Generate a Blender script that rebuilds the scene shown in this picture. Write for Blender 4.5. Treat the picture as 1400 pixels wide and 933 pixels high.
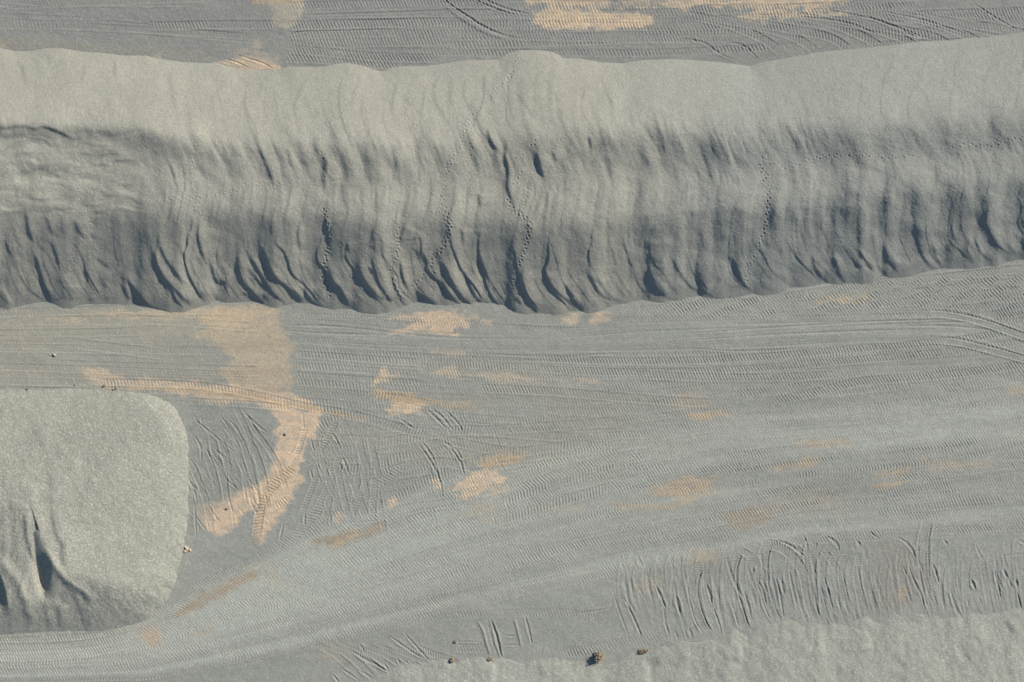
"""Gravel stockpile yard seen from above: a continuous terrain of real relief
(yard floor with wheel tracks, long slumped gravel ridge, round pile, bank)
plus dry shrubs and loose stones.  Plan units below: 1 unit = 0.07 m."""
import bpy, math, random
import numpy as np

S = 0.07                 # metres per plan unit
CX, CY = 700.0, 466.5    # plan point straight below the camera
DIST = 112.0             # camera height over the yard, metres
rng = np.random.default_rng(7)
random.seed(7)

# ------------------------------------------------------------------ grid
def axis(lo, hi, mid, far):
    core = np.arange(lo, hi + .5, 1.0)
    near = np.arange(2, mid + 1, 2.0)
    g, s, x = [], 2.0, near[-1]
    while x < far:
        s *= 1.10; x += s; g.append(x)
    out = np.concatenate([near, g])
    return np.concatenate([(lo - out)[::-1], core, hi + out]).astype(np.float32)

us = axis(0, 1400, 160, 60000)
vs = axis(0, 934, 120, 60000)
NU, NV = len(us), len(vs)
U, V = np.meshgrid(us, vs)

# ------------------------------------------------------------------ noise
def vnoise(x, y, seed):
    r = np.random.default_rng(seed)
    N = 512
    tab = r.random((N, N), dtype=np.float32)
    xi = np.floor(x).astype(np.int32); yi = np.floor(y).astype(np.int32)
    fx = x - xi; fy = y - yi
    fx = fx * fx * fx * (fx * (fx * 6 - 15) + 10); fy = fy * fy * fy * (fy * (fy * 6 - 15) + 10)
    x0 = xi % N; x1 = (xi + 1) % N; y0 = yi % N; y1 = (yi + 1) % N
    a = tab[y0, x0] * (1 - fx) + tab[y0, x1] * fx
    b = tab[y1, x0] * (1 - fx) + tab[y1, x1] * fx
    return ((a * (1 - fy) + b * fy) * 2 - 1).astype(np.float32)

def fbm(x, y, seed, octv=4, gain=.5):
    t = 0; a = 1.0; n = 0
    for i in range(octv):
        t = t + a * vnoise(x * 2 ** i + 17.3 * i, y * 2 ** i + 9.1 * i, seed + i)
        n += a; a *= gain
    return t / n

def sstep(a, b, x):
    t = np.clip((x - a) / (b - a), 0, 1)
    return t * t * (3 - 2 * t)

def softplus(x, w):
    z = np.clip(x / w, -30, 30)
    return np.where(x / w > 30, x, w * np.log1p(np.exp(z)))

# ------------------------------------------------------------------ polylines
def catmull(pts, step=3.0):
    P = np.array(pts, float)
    if len(P) < 3:
        n = max(2, int(np.hypot(*(P[1] - P[0])) / step) + 1)
        return P[0] + (P[1] - P[0]) * np.linspace(0, 1, n)[:, None]
    Q = np.vstack([2 * P[0] - P[1], P, 2 * P[-1] - P[-2]])
    out = []
    for i in range(1, len(Q) - 2):
        n = max(2, int(np.hypot(*(Q[i + 1] - Q[i])) / step) + 1)
        t = np.linspace(0, 1, n, endpoint=False)[:, None]
        p0, p1, p2, p3 = Q[i - 1], Q[i], Q[i + 1], Q[i + 2]
        out.append(.5 * (2 * p1 + (p2 - p0) * t + (2 * p0 - 5 * p1 + 4 * p2 - p3) * t ** 2 + (3 * p1 - p0 - 3 * p2 + p3) * t ** 3))
    out.append(P[-1:])
    return np.vstack(out)

def field(pts, pad, step=3.0):
    """window slices, signed distance (+ = right of a downward stroke), arc length, total"""
    P = catmull(pts, step)
    lo = P.min(0) - pad; hi = P.max(0) + pad
    i0, i1 = np.searchsorted(us, [lo[0], hi[0]]); j0, j1 = np.searchsorted(vs, [lo[1], hi[1]])
    if i1 <= i0 + 1 or j1 <= j0 + 1: return None
    sh = (j1 - j0, i1 - i0)
    best = np.full(sh, 1e9, np.float32); sd = np.full(sh, 1e6, np.float32); ss = np.zeros(sh, np.float32)
    wu = us[i0:i1]; wv = vs[j0:j1]
    s = 0.0
    for k in range(len(P) - 1):
        a, b = P[k], P[k + 1]
        L = np.hypot(*(b - a))
        if L < 1e-6: continue
        tx, ty = (b - a) / L
        x0, x1 = np.searchsorted(wu, [min(a[0], b[0]) - pad, max(a[0], b[0]) + pad])
        y0, y1 = np.searchsorted(wv, [min(a[1], b[1]) - pad, max(a[1], b[1]) + pad])
        if x1 > x0 and y1 > y0:
            ox = wu[None, x0:x1] - a[0]; oy = wv[y0:y1, None] - a[1]
            t = np.clip(ox * tx + oy * ty, 0, L)
            d = np.hypot(ox - t * tx, oy - t * ty)
            sub = best[y0:y1, x0:x1]
            m = d < sub
            sub[m] = d[m]
            sg = np.where(ty * ox - tx * oy >= 0, 1.0, -1.0)
            sd[y0:y1, x0:x1][m] = (d * sg)[m]
            ss[y0:y1, x0:x1][m] = (s + t)[m]
        s += L
    return (slice(j0, j1), slice(i0, i1)), sd, ss, s

def bell(s, L, f0=.25, f1=.2):
    a = np.clip(s / max(L * f0, min(7.0, L * .4)), 0, 1); b = np.clip((L - s) / max(L * f1, min(6.0, L * .4)), 0, 1)
    return (a * a * (3 - 2 * a)) * (b * b * (3 - 2 * b))

def step_stroke(H, pts, A, s=2.5, wr=22, wl=9, f0=.3, f1=.25, gain=1.0):
    """a slump edge: ground stands A higher on the right of the line, fading away on both sides"""
    r = field(pts, max(wr, wl) * 2.6 + 4)
    if r is None: return
    w, d, t, L = r
    e = bell(t, L, f0, f1)
    f = 1 / (1 + np.exp(-np.clip(d / (s * .5), -20, 20)))
    wr = min(wr, .8 * L) * (.18 + .82 * e); wl = min(wl, .6 * L) * (.25 + .75 * e)
    h = A * .62 * f * np.exp(-np.maximum(d, 0) / wr) - A * .38 * (1 - f) * np.exp(-np.maximum(-d, 0) / wl)
    far = sstep(2.6, 1.4, np.abs(d) / np.maximum(wr, wl))
    H[w] += (h * e * far * gain).astype(np.float32)

RUT = .74
def rut(H, pts, A, w=1.6, berm=.45, f0=.15, f1=.15):
    r = field(pts, w * 5 + 3, 2.5)
    if r is None: return
    win, d, t, L = r
    q = np.abs(d)
    A = A * RUT; w = w * .88 * (.5 + .5 * bell(t, L, .45, .45)) * (1 + .25 * vnoise(U[win] / 5, V[win] / 5, 77))
    h = -A * np.exp(-(q / w) ** 2) + A * berm * np.exp(-((q - 2.2 * w) / w) ** 2)
    H[win] += (h * bell(t, L, f0, f1)).astype(np.float32)

def ridge(H, pts, A, w=1.4, f0=.15, f1=.15):
    r = field(pts, w * 4 + 3, 2.5)
    if r is None: return
    win, d, t, L = r
    H[win] += (A * np.exp(-(d / w) ** 2) * bell(t, L, f0, f1)).astype(np.float32)

def tread(H, pts, width=11, period=4.6, amp=.34, slant=.35, sink=.35, f0=.08, f1=.08, edge=.35, chev=False, op=.9, seed=0, noise=True):
    """wheel track: lug bars across a flattened strip with small side berms; replaces what it crosses"""
    r = field(pts, width * .5 + 5, 4.0)
    if r is None: return
    win, d, t, L = r
    hw = width * .5
    q = np.abs(d)
    m = sstep(hw + 1.0, hw - 1.4, q)
    dd = q if chev else d
    ph = 2 * np.pi * (t + slant * dd + .5 * np.sin(t * .05 + seed)) / period
    bar = np.sin(ph)
    bar = np.sign(bar) * np.abs(bar) ** .7
    e = bell(t, L, f0, f1)
    k = 1.0
    if noise:
        k = .45 + .75 * sstep(-.35, .35, vnoise(U[win] / 38 + seed * 3.1, V[win] / 16 + seed, 900 + seed % 50))
    h = 1.0 * amp * bar * k - sink
    M = (m * e * op).astype(np.float32)
    H[win] = H[win] * (1 - M) + h * M
    if edge:
        H[win] += (edge * e * (np.exp(-((q - hw - .8) / 1.1) ** 2) - .5 * np.exp(-((q - hw + .6) / .9) ** 2))).astype(np.float32)

def lines(H, pts, width, n, A, seed):
    """bundle of fine parallel scrape lines"""
    r = field(pts, width * .5 + 3, 4.0)
    if r is None: return
    win, d, t, L = r
    rr = np.random.default_rng(seed)
    h = np.zeros_like(d)
    for k in range(n):
        c = rr.uniform(-.5, .5) * width; w = rr.uniform(.6, 1.4)
        a = A * rr.uniform(-1, .6); ph = rr.uniform(0, 9)
        h += a * np.exp(-((d - c - .8 * np.sin(t / 70 + ph)) / w) ** 2) * (.5 + .5 * np.sin(t / rr.uniform(40, 120) + ph))
    M = sstep(width * .5 + 1, width * .5 - 2, np.abs(d)) * bell(t, L, .1, .1)
    H[win] = H[win] * (1 - .75 * M) + (h * M).astype(np.float32)

def poly_mask(pts, soft=3.0, rough=4.0, scale=14.0, seed=0):
    """soft, ragged-edged polygon"""
    P = np.array(pts, float)
    pad = soft * 2 + rough * 2 + 4
    i0, i1 = np.searchsorted(us, [P[:, 0].min() - pad, P[:, 0].max() + pad])
    j0, j1 = np.searchsorted(vs, [P[:, 1].min() - pad, P[:, 1].max() + pad])
    w = (slice(j0, j1), slice(i0, i1))
    x = U[w].copy(); y = V[w].copy()
    nx = fbm(x / scale, y / (scale * .7), 300 + seed, 4, .6); ny = fbm(x / scale, y / (scale * .7), 340 + seed, 4, .6)
    x += nx * rough * 2.2; y += ny * rough * 1.4
    best = np.full(x.shape, 1e9, np.float32); inside = np.zeros(x.shape, bool)
    n = len(P)
    for k in range(n):
        a = P[k]; b = P[(k + 1) % n]
        ex, ey = b - a
        t = np.clip(((x - a[0]) * ex + (y - a[1]) * ey) / (ex * ex + ey * ey + 1e-9), 0, 1)
        best = np.minimum(best, np.hypot(x - a[0] - t * ex, y - a[1] - t * ey))
        c = (a[1] > y) != (b[1] > y)
        xi = a[0] + (y - a[1]) * ex / (ey if abs(ey) > 1e-9 else 1e-9)
        inside ^= c & (x < xi)
    return w, sstep(-soft, soft, np.where(inside, best, -best))

def curve(pts):
    P = np.array(pts, float)
    return np.interp(us, P[:, 0], P[:, 1])

def smooth1(a, n):
    """smooth a value given on the non-uniform u axis, over about n plan units"""
    x = np.arange(-600, 2001.0)
    b = np.interp(x, us, a)
    k = np.hanning(n + 2); k /= k.sum()
    p = np.pad(b, (n, n), mode='edge')
    return np.interp(us, x, np.convolve(p, k, 'same')[n:-n])

# ================================================================== YARD FLOOR
top_toe = [(-600, 74), (-100, 70), (0, 68), (20, 72), (40, 72), (62, 68), (85, 68), (110, 72), (140, 74), (170, 78), (200, 78), (215, 82), (250, 86),
           (300, 88), (320, 94), (345, 97), (380, 96), (400, 92), (430, 93), (460, 89), (475, 88), (495, 92), (520, 98), (545, 93), (580, 91),
           (600, 88), (640, 83), (680, 82), (695, 75), (710, 70), (735, 69), (755, 72), (770, 79), (790, 80), (820, 85), (850, 87), (880, 82),
           (920, 81), (960, 84), (1000, 88), (1025, 92), (1045, 86), (1080, 80), (1130, 71), (1180, 67), (1230, 62), (1260, 58), (1300, 56),
           (1350, 51), (1400, 46), (1600, 30), (2000, 20)]
bot_toe = [(-600, 430), (-100, 426), (0, 422), (10, 421), (20, 418), (40, 419), (70, 416), (95, 416), (140, 416), (160, 417), (170, 415), (185, 416), (195, 420),
           (210, 423), (232, 426), (250, 424), (262, 421), (280, 418), (295, 414), (300, 415), (310, 418), (330, 418), (370, 417), (400, 417),
           (415, 416), (428, 417), (440, 420), (455, 423), (480, 424), (495, 427), (515, 428), (535, 422), (550, 419), (590, 420), (605, 421),
           (625, 419), (660, 418), (680, 420), (700, 424), (715, 426), (735, 428), (760, 430), (790, 429), (810, 425), (835, 423), (850, 418),
           (870, 412), (910, 412), (935, 409), (955, 406), (980, 409), (1000, 409), (1013, 407), (1030, 401), (1063, 396), (1078, 390),
           (1105, 390), (1127, 387), (1150, 387), (1180, 386), (1193, 382), (1205, 376), (1222, 376), (1240, 373), (1260, 369), (1285, 368), (1310, 367),
           (1330, 363), (1345, 360), (1365, 361), (1385, 357), (1400, 357), (1600, 345), (2000, 330)]
yT = curve(top_toe); yB = curve(bot_toe)

ZUP = 30.0     # the yard above the ridge stands about 2 m higher
base = ZUP * sstep(360, 130, V)
base += 1.6 * fbm(U / 210, V / 120, 11, 3) + .5 * fbm(U / 50, V / 22, 21, 3)
G = np.zeros_like(U)                          # track relief
inner = sstep(-500, -150, U) * sstep(1900, 1550, U) * sstep(-420, -120, V) * sstep(1350, 1060, V)
G += .16 * fbm(U / 14, V / 9, 31, 3)

def bundle(lo, hi, n, seed, x0, x1, width=(9, 13), period=(4.0, 5.2), amp=(.22, .42), slant=(.2, .55), minlen=.25, op=.9, pos=None, edge=.3, sink=.35):
    rr = np.random.default_rng(seed)
    lo = np.array(lo, float); hi = np.array(hi, float)
    for k in range(n):
        p = rr.uniform(0, 1) if pos is None else pos[k % len(pos)]
        L = rr.uniform(minlen, 1.0) * (x1 - x0)
        a = rr.uniform(x0 - .3 * L, x1 - .7 * L)
        xs = np.arange(max(a, x0), min(a + L, x1), 45.0)
        if len(xs) < 3: continue
        p2 = p + rr.uniform(-.12, .12)
        q = p + (p2 - p) * (xs - xs[0]) / (xs[-1] - xs[0])
        ys = np.interp(xs, lo[:, 0], lo[:, 1]) * (1 - q) + np.interp(xs, hi[:, 0], hi[:, 1]) * q
        ys += 1.5 * np.sin(xs / 140 + rr.uniform(0, 6))
        tread(G, list(zip(xs, ys)), rr.uniform(*width), rr.uniform(*period), rr.uniform(*amp), rr.uniform(*slant), sink, .12, .12, edge * rr.uniform(.3, 1.2), rr.random() < .15, op, int(rr.integers(0, 999)))

# upper yard
bundle([(385, 88), (620, 88), (900, 82), (1100, 70), (1400, 50), (1600, 40)], [(385, -120), (1600, -120)], 42, 1, 380, 1560, amp=(.2, .36))
bundle([(-160, 70), (385, 84)], [(-160, -90), (385, -90)], 16, 2, -160, 395, amp=(.08, .2), op=.6)
tread(G, [(200, 36), (290, 34), (385, 34)], 11, 4.6, .3, .4)
for y, a in ((8, .3), (34, .4), (48, .34), (60, .3)):
    tread(G, [(392, y + 1), (480, y - 1), (560, y - 3), (640, y - 5)], 12, 4.4, a, .4, .3, .03, .2, .25, noise=False)
tread(G, [(388, 78), (440, 80), (500, 86), (545, 88)], 14, 4.8, .36, .6, .3)
tread(G, [(388, 66), (450, 72), (520, 78), (600, 80)], 11, 4.6, .33, .6, .3)
for y in (15, 20, 24): rut(G, [(414, y + 1), (520, y - 2), (620, y - 6)], .9, 1.5)
rut(G, [(420, 43), (520, 40), (620, 36)], .7, 1.2)
rut(G, [(385, 50), (412, 44), (432, 42)], .7, 1.4)
lines(G, [(414, 20), (520, 17), (618, 13)], 14, 7, .5, 5)
rut(G, [(600, -8), (618, 8), (640, 23), (662, 37), (692, 49), (735, 57)], 1.35, 1.4, .5, .05, .5)
ridge(G, [(602, 2), (620, 17), (642, 32), (668, 46), (700, 56)], .7, 2.0)
rut(G, [(640, -6), (664, 7), (692, 17), (720, 24)], .9, 1.2, .6, .05, .5)
rut(G, [(652, -8), (672, 4), (702, 15), (740, 22)], .9, 1.4, .6, .05, .4)
for k in range(9):
    x = 925 + k * 48
    tread(G, [(x, 18 + (k % 3) * 6), (x + 60, 30 + (k % 3) * 5), (x + 115, 52), (x + 150, 76)], 11, 4.6, .36, .5, .3, .2, .2, .4, seed=k)
for p in ([(925, 52), (960, 58), (985, 74), (1010, 84)], [(985, 58), (1015, 62), (1040, 84)], [(1180, 20), (1230, 40), (1260, 55)], [(1200, 14), (1270, 30), (1330, 50)],
          [(1330, 4), (1370, 30), (1395, 42)], [(1090, 22), (1160, 32), (1210, 52)], [(945, 52), (955, 60)], [(1120, 12), (1200, 28), (1270, 54)]):
    rut(G, p, .8, 1.3)
for p in ([(320, 74), (345, 82), (362, 88), (376, 96)], [(306, 80), (330, 88), (342, 95)], [(300, 88), (315, 93)]): rut(G, p, 1.0, 1.2)

# road strip directly under the ridge
mid_lo = [(-160, 545), (385, 560), (600, 590), (800, 610), (1100, 575), (1400, 535), (1600, 520)]
mid_hi = [(-160, 428), (385, 428), (600, 432), (850, 438), (1000, 424), (1200, 402), (1400, 372), (1600, 355)]
bundle(mid_lo, mid_hi, 110, 3, 380, 1560, amp=(.2, .36), width=(8, 12), period=(3.7, 4.6), edge=.2, sink=.2, minlen=.15)
bundle(mid_lo, mid_hi, 16, 4, -160, 395, amp=(.07, .16), op=.5)
# tracks hugging the ridge toe on the right
toe_hi = [(840, 428), (1000, 418), (1200, 388), (1400, 366), (1600, 350)]
toe_lo = [(840, 440), (1000, 442), (1200, 436), (1400, 424), (1600, 410)]
bundle(toe_lo, toe_hi, 26, 6, 840, 1500, width=(9, 11), period=(4.0, 4.6), amp=(.3, .44), slant=(.5, .8), minlen=.3)
for k in range(16):
    x = 850 + k * 36; y = np.interp(x, [850, 1000, 1200, 1400], [444, 438, 424, 410])
    tread(G, [(x, y), (x + 45, y - 18), (x + 95, y - 36 - (12 if k > 7 else 0))], 10, 4.2, .4, .3, .3, .15, .15, .25, seed=k)
# long smooth scrape lines
lines(G, [(386, 440), (480, 448), (600, 460), (760, 462), (900, 452), (1100, 446), (1300, 446), (1420, 462)], 26, 13, .62, 11)
lines(G, [(386, 462), (500, 470), (640, 474), (800, 476), (1000, 470), (1200, 462), (1400, 470)], 20, 9, .5, 12)
lines(G, [(640, 492), (800, 494), (1000, 500), (1200, 500), (1420, 488)], 14, 8, .5, 13)
lines(G, [(900, 545), (1050, 552), (1200, 545), (1400, 530)], 14, 6, .35, 14)
lines(G, [(386, 500), (480, 510), (600, 520)], 10, 4, .3, 15)
for p in ([(920, 458), (1060, 448), (1200, 440), (1330, 436)], [(900, 468), (1060, 458), (1200, 452), (1320, 450)], [(390, 452), (440, 456), (520, 458)], [(388, 444), (480, 448)],
          [(1130, 446), (1250, 442), (1340, 440)], [(930, 476), (1010, 480), (1120, 476)], [(660, 484), (760, 488), (860, 482)], [(1010, 565), (1050, 566), (1115, 567)]):
    rut(G, p, .8, 1.3)
for y0, a, p in ((488, .42, 4.3), (503, .4, 4.2)):
    tread(G, [(700, y0), (850, y0 + 6), (1000, y0 + 3), (1150, y0 - 9), (1300, y0 - 22), (1420, y0 - 40)], 10, p, a, .45, .3, .1, .1, .3, seed=int(y0), noise=False)
tread(G, [(860, 512), (960, 516), (1060, 516), (1150, 512)], 10, 4.3, .4, .5, .3, noise=False)
tread(G, [(1040, 552), (1110, 538), (1180, 522), (1300, 512), (1420, 496)], 11, 4.2, .42, .5, .3, noise=False)
tread(G, [(640, 530), (760, 536), (880, 546), (980, 552)], 11, 4.4, .36, .5, .3)
for y in (484, 500, 513, 522): tread(G, [(400, y), (450, y + 3), (520, y + 8), (580, y + 12)], 9, 4.6, .3, .35, .3, seed=y)
for p in ([(1240, 430), (1290, 430), (1330, 437), (1365, 448), (1410, 464)], [(1255, 463), (1310, 468), (1360, 480), (1410, 494)]):
    tread(G, p, 9, 50, .05, 0, .2, .3, .02, .9)
    rut(G, [(x, y - 5) for x, y in p], .9, 1.4, .8, .3, .05)

# haul road sweeping from lower left to the right
ha_lo = [(-160, 930), (0, 928), (200, 922), (400, 884), (600, 836), (850, 780), (1100, 735), (1400, 710), (1600, 700)]
ha_hi = [(-160, 880), (0, 876), (150, 868), (240, 824), (330, 776), (450, 716), (600, 650), (800, 596), (1000, 566), (1200, 548), (1400, 520), (1600, 510)]
bundle(ha_lo, ha_hi, 260, 8, -160, 1560, width=(8, 12), period=(3.6, 4.4), amp=(.24, .42), slant=(.3, .65), minlen=.10, edge=.16, sink=.15)
for p in range(9):
    q = .30 + p * .075
    xs = np.arange(430, 1000, 60.0)
    ys = np.interp(xs, *np.array(ha_lo).T) * (1 - q) + np.interp(xs, *np.array(ha_hi).T) * q
    tread(G, list(zip(xs[:4 + p % 5], ys[:4 + p % 5])), 10, 4.2, .42, .45, .3, .12, .12, .25, seed=40 + p)
def ha(q):
    return np.interp(us, *np.array(ha_lo).T)[None, :] * (1 - q) + np.interp(us, *np.array(ha_hi).T)[None, :] * q
hq = (V - ha(0)) / (ha(1) - ha(0) - 1e-6)      # 0 lower edge, 1 upper edge of the haul road
hmask = sstep(-.08, .06, hq) * sstep(1.08, .9, hq)
lane = sstep(-.05, .35, fbm(U / 420, hq * 5, 197, 3, .6) + .25 * sstep(900, 300, U)) * hmask     # swept smooth lanes
G *= (1 - .42 * lane)
tri_lo = [(420, 735), (520, 712), (640, 680), (760, 650), (900, 625)]; tri_hi = [(420, 575), (520, 580), (640, 588), (760, 596), (900, 590)]
bundle(tri_lo, tri_hi, 50, 9, 415, 900, width=(8, 12), period=(3.7, 4.5), amp=(.22, .38), slant=(.2, .6), minlen=.2, edge=.2, sink=.15)
# crossing tracks on the middle ground
for k, p in enumerate(([(462, 618), (520, 606), (580, 596), (640, 588), (720, 594), (800, 600)], [(470, 700), (520, 660), (570, 628), (620, 612)], [(440, 560), (500, 572), (560, 588), (620, 596)],
                       [(600, 600), (660, 612), (720, 622)], [(500, 712), (560, 670), (620, 642), (690, 622), (800, 606)], [(640, 590), (740, 584), (850, 576)], [(440, 640), (500, 640), (560, 620)],
                       [(450, 730), (540, 700), (600, 690), (650, 686)], [(680, 690), (760, 660), (850, 632)], [(700, 672), (790, 640), (880, 618)], [(425, 600), (450, 575), (520, 545), (600, 556)],
                       [(400, 740), (440, 690), (480, 640)], [(540, 640), (600, 632), (650, 640)], [(720, 706), (800, 676), (890, 650)], [(660, 720), (740, 694), (840, 664)])):
    tread(G, p, 12, 4.4, .38, .5 if k % 2 else -.2, .3, .1, .1, .3, seed=60 + k)
for p in ([(582, 558), (596, 572), (612, 588)], [(590, 558), (606, 572), (620, 590)], [(608, 560), (625, 578), (634, 592)], [(568, 602), (580, 618), (592, 636), (602, 660), (607, 690)], [(576, 602), (588, 620), (598, 640)],
          [(612, 608), (628, 630), (636, 655)], [(622, 612), (634, 632)], [(545, 572), (568, 588)], [(605, 604), (622, 614)]):
    rut(G, p, .95, 1.4, .7)
rut(G, [(440, 712), (500, 714), (560, 702), (620, 690), (660, 684)], .5, 1.2)
# dark gravel pad beside the round pile, scratched by turning wheels
for p in ([(262, 570), (290, 594), (322, 620)], [(300, 566), (312, 584), (328, 608), (338, 618)], [(310, 570), (326, 592), (330, 622)], [(265, 595), (274, 612), (275, 632)],
          [(258, 625), (268, 640), (273, 655), (272, 678)], [(254, 648), (264, 668), (270, 690)], [(285, 604), (300, 620), (320, 640)], [(296, 635), (310, 656), (326, 670)],
          [(330, 560), (350, 580), (368, 594)], [(338, 566), (350, 588), (360, 604)], [(262, 660), (270, 672)], [(280, 610), (294, 640), (294, 670)], [(345, 625), (358, 640)], [(266, 690), (268, 735)], [(310, 640), (311, 690)]):
    rut(G, p, 1.0, 1.35, .6)
rut(G, [(300, 618), (307, 628), (314, 636)], 1.4, 2.0)
for p in ([(424, 598), (430, 620)], [(433, 632), (440, 648), (444, 664)], [(445, 635), (450, 662)], [(424, 640), (428, 660)], [(467, 622), (474, 640), (479, 653)], [(462, 626), (468, 646)], [(448, 584), (460, 602), (466, 616)],
          [(452, 700), (451, 718)], [(417, 700), (416, 720)], [(388, 714), (382, 740)], [(440, 598), (437, 612)]):
    rut(G, p, 1.1, 1.3, .7)
tread(G, [(404, 638), (388, 650), (370, 668), (358, 688), (353, 715), (350, 740)], 12, 4.3, .5, .3, .5, .1, .2, .3, noise=False)
tread(G, [(398, 682), (380, 690), (372, 690)], 9, 4, .4, .3, .2)
tread(G, [(120, 522), (200, 524), (280, 528), (350, 540), (420, 556), (480, 566), (560, 588)], 9, 4.6, .42, .35, .4, .1, .2, .35)
tread(G, [(256, 548), (330, 552), (400, 558)], 8, 4.6, .25, .35, .3)
# round the foot of the round pile
for q in (0, 8, 15):
    tread(G, [(-40, 884 + q), (60, 884 + q), (140, 876 + q), (190, 862 + q), (230, 836 + q), (262, 806 + q), (330, 772 + q), (400, 740 + q)], 8, 3.8, .3, .4, .3, .05, .2, .35, seed=q)
# wheel ruts and scrapes on the lower shoulder
for k, p in enumerate(([(960, 768), (949, 790), (948, 815), (956, 845), (968, 868)], [(1010, 752), (1001, 776), (1002, 806), (1012, 842), (1020, 866)], [(1050, 742), (1043, 765), (1045, 805), (1054, 835), (1064, 852)],
                       [(1112, 736), (1107, 758), (1107, 800), (1110, 830), (1116, 850)], [(1268, 712), (1262, 745), (1265, 790), (1275, 830), (1280, 845)])):
    tread(G, p, 14, 3.6, .5, .5, .4, .05, .15, .7, seed=80 + k, noise=False)
    for o, a in ((-7.5, .55), (7.5, .95)): rut(G, [(x + o, y) for x, y in p], a, 1.6, .8)
tread(G, [(1046, 744), (1066, 748), (1084, 762), (1098, 784), (1104, 815), (1108, 845)], 13, 3.6, .45, .5, .25, .1, .15, .5)
tread(G, [(1012, 752), (1030, 764), (1042, 785)], 9, 3.6, .3, .5, .25, .1, .15, .5)
tread(G, [(1122, 748), (1136, 766), (1148, 788), (1153, 806)], 9, 3.6, .28, .5, .25, .1, .15, .5)
rs2 = np.random.default_rng(5)
for i in range(14):
    x = rs2.uniform(250, 350); y0 = rs2.uniform(555, 640); a = rs2.uniform(.2, 1.0); L = rs2.uniform(50, 110)
    tread(G, [(x, y0), (x + a * L * .4, y0 + L * .5), (x + a * L * .6, y0 + L)], rs2.uniform(7, 10), 3.8, .34, .3, .3, .2, .2, .35, seed=500 + i)
for i in range(16):
    x = rs2.uniform(415, 520); y0 = rs2.uniform(565, 660); a = rs2.uniform(-.6, .5); L = rs2.uniform(40, 90)
    tread(G, [(x, y0), (x + a * L * .4, y0 + L * .5), (x + a * L * .9, y0 + L)], rs2.uniform(7, 10), 3.8, .34, .3, .3, .2, .2, .35, seed=540 + i)
for i in range(34):
    x = 850 + i * 17 + rs2.uniform(-8, 8); y0 = rs2.uniform(735, 770) - max(0, x - 1150) * .06; d = rs2.uniform(-8, 14)
    tread(G, [(x + rs2.uniform(2, 16), y0), (x, y0 + 26), (x + d * .3, y0 + 60), (x + d + 6, 850 + rs2.uniform(-10, 10))], rs2.uniform(8, 12), 3.6, .36, .5, .15, .2, .3, .3, op=.75, seed=400 + i)
for i in range(75):
    x = rs2.uniform(845, 1420); y0 = rs2.uniform(745, 835) - max(0, x - 1150) * .05; L = rs2.uniform(24, 85)
    lx = rs2.uniform(.12, .45) * L
    rut(G, [(x, y0), (x + lx * .35, y0 + L * .5), (x + lx, y0 + L)], rs2.uniform(.2, .6), rs2.uniform(1.2, 2.6), .8, .35, .35)
for i in range(60):
    x = rs2.uniform(255, 372); y0 = rs2.uniform(560, 700); L = rs2.uniform(12, 40); a = rs2.uniform(.2, 1.1)
    rut(G, [(x, y0), (x + L * .3 * a, y0 + L * .5), (x + L * a * .7, y0 + L)], rs2.uniform(.2, .7), 1.1, .5, .3, .3)
for i in range(50):
    x = rs2.uniform(410, 700); y0 = rs2.uniform(560, 700); L = rs2.uniform(12, 40); a = rs2.uniform(.1, .9)
    rut(G, [(x, y0), (x + L * .3 * a, y0 + L * .5), (x + L * a * .7, y0 + L)], rs2.uniform(.15, .6), 1.1, .5, .3, .3)
G += sstep(735, 770, V + .06 * np.maximum(U - 1150, 0)) * sstep(820, 870, U) * 0.26 * fbm((U + .22 * (850 - V)) / 4.2, V / 17, 37, 3)
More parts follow.
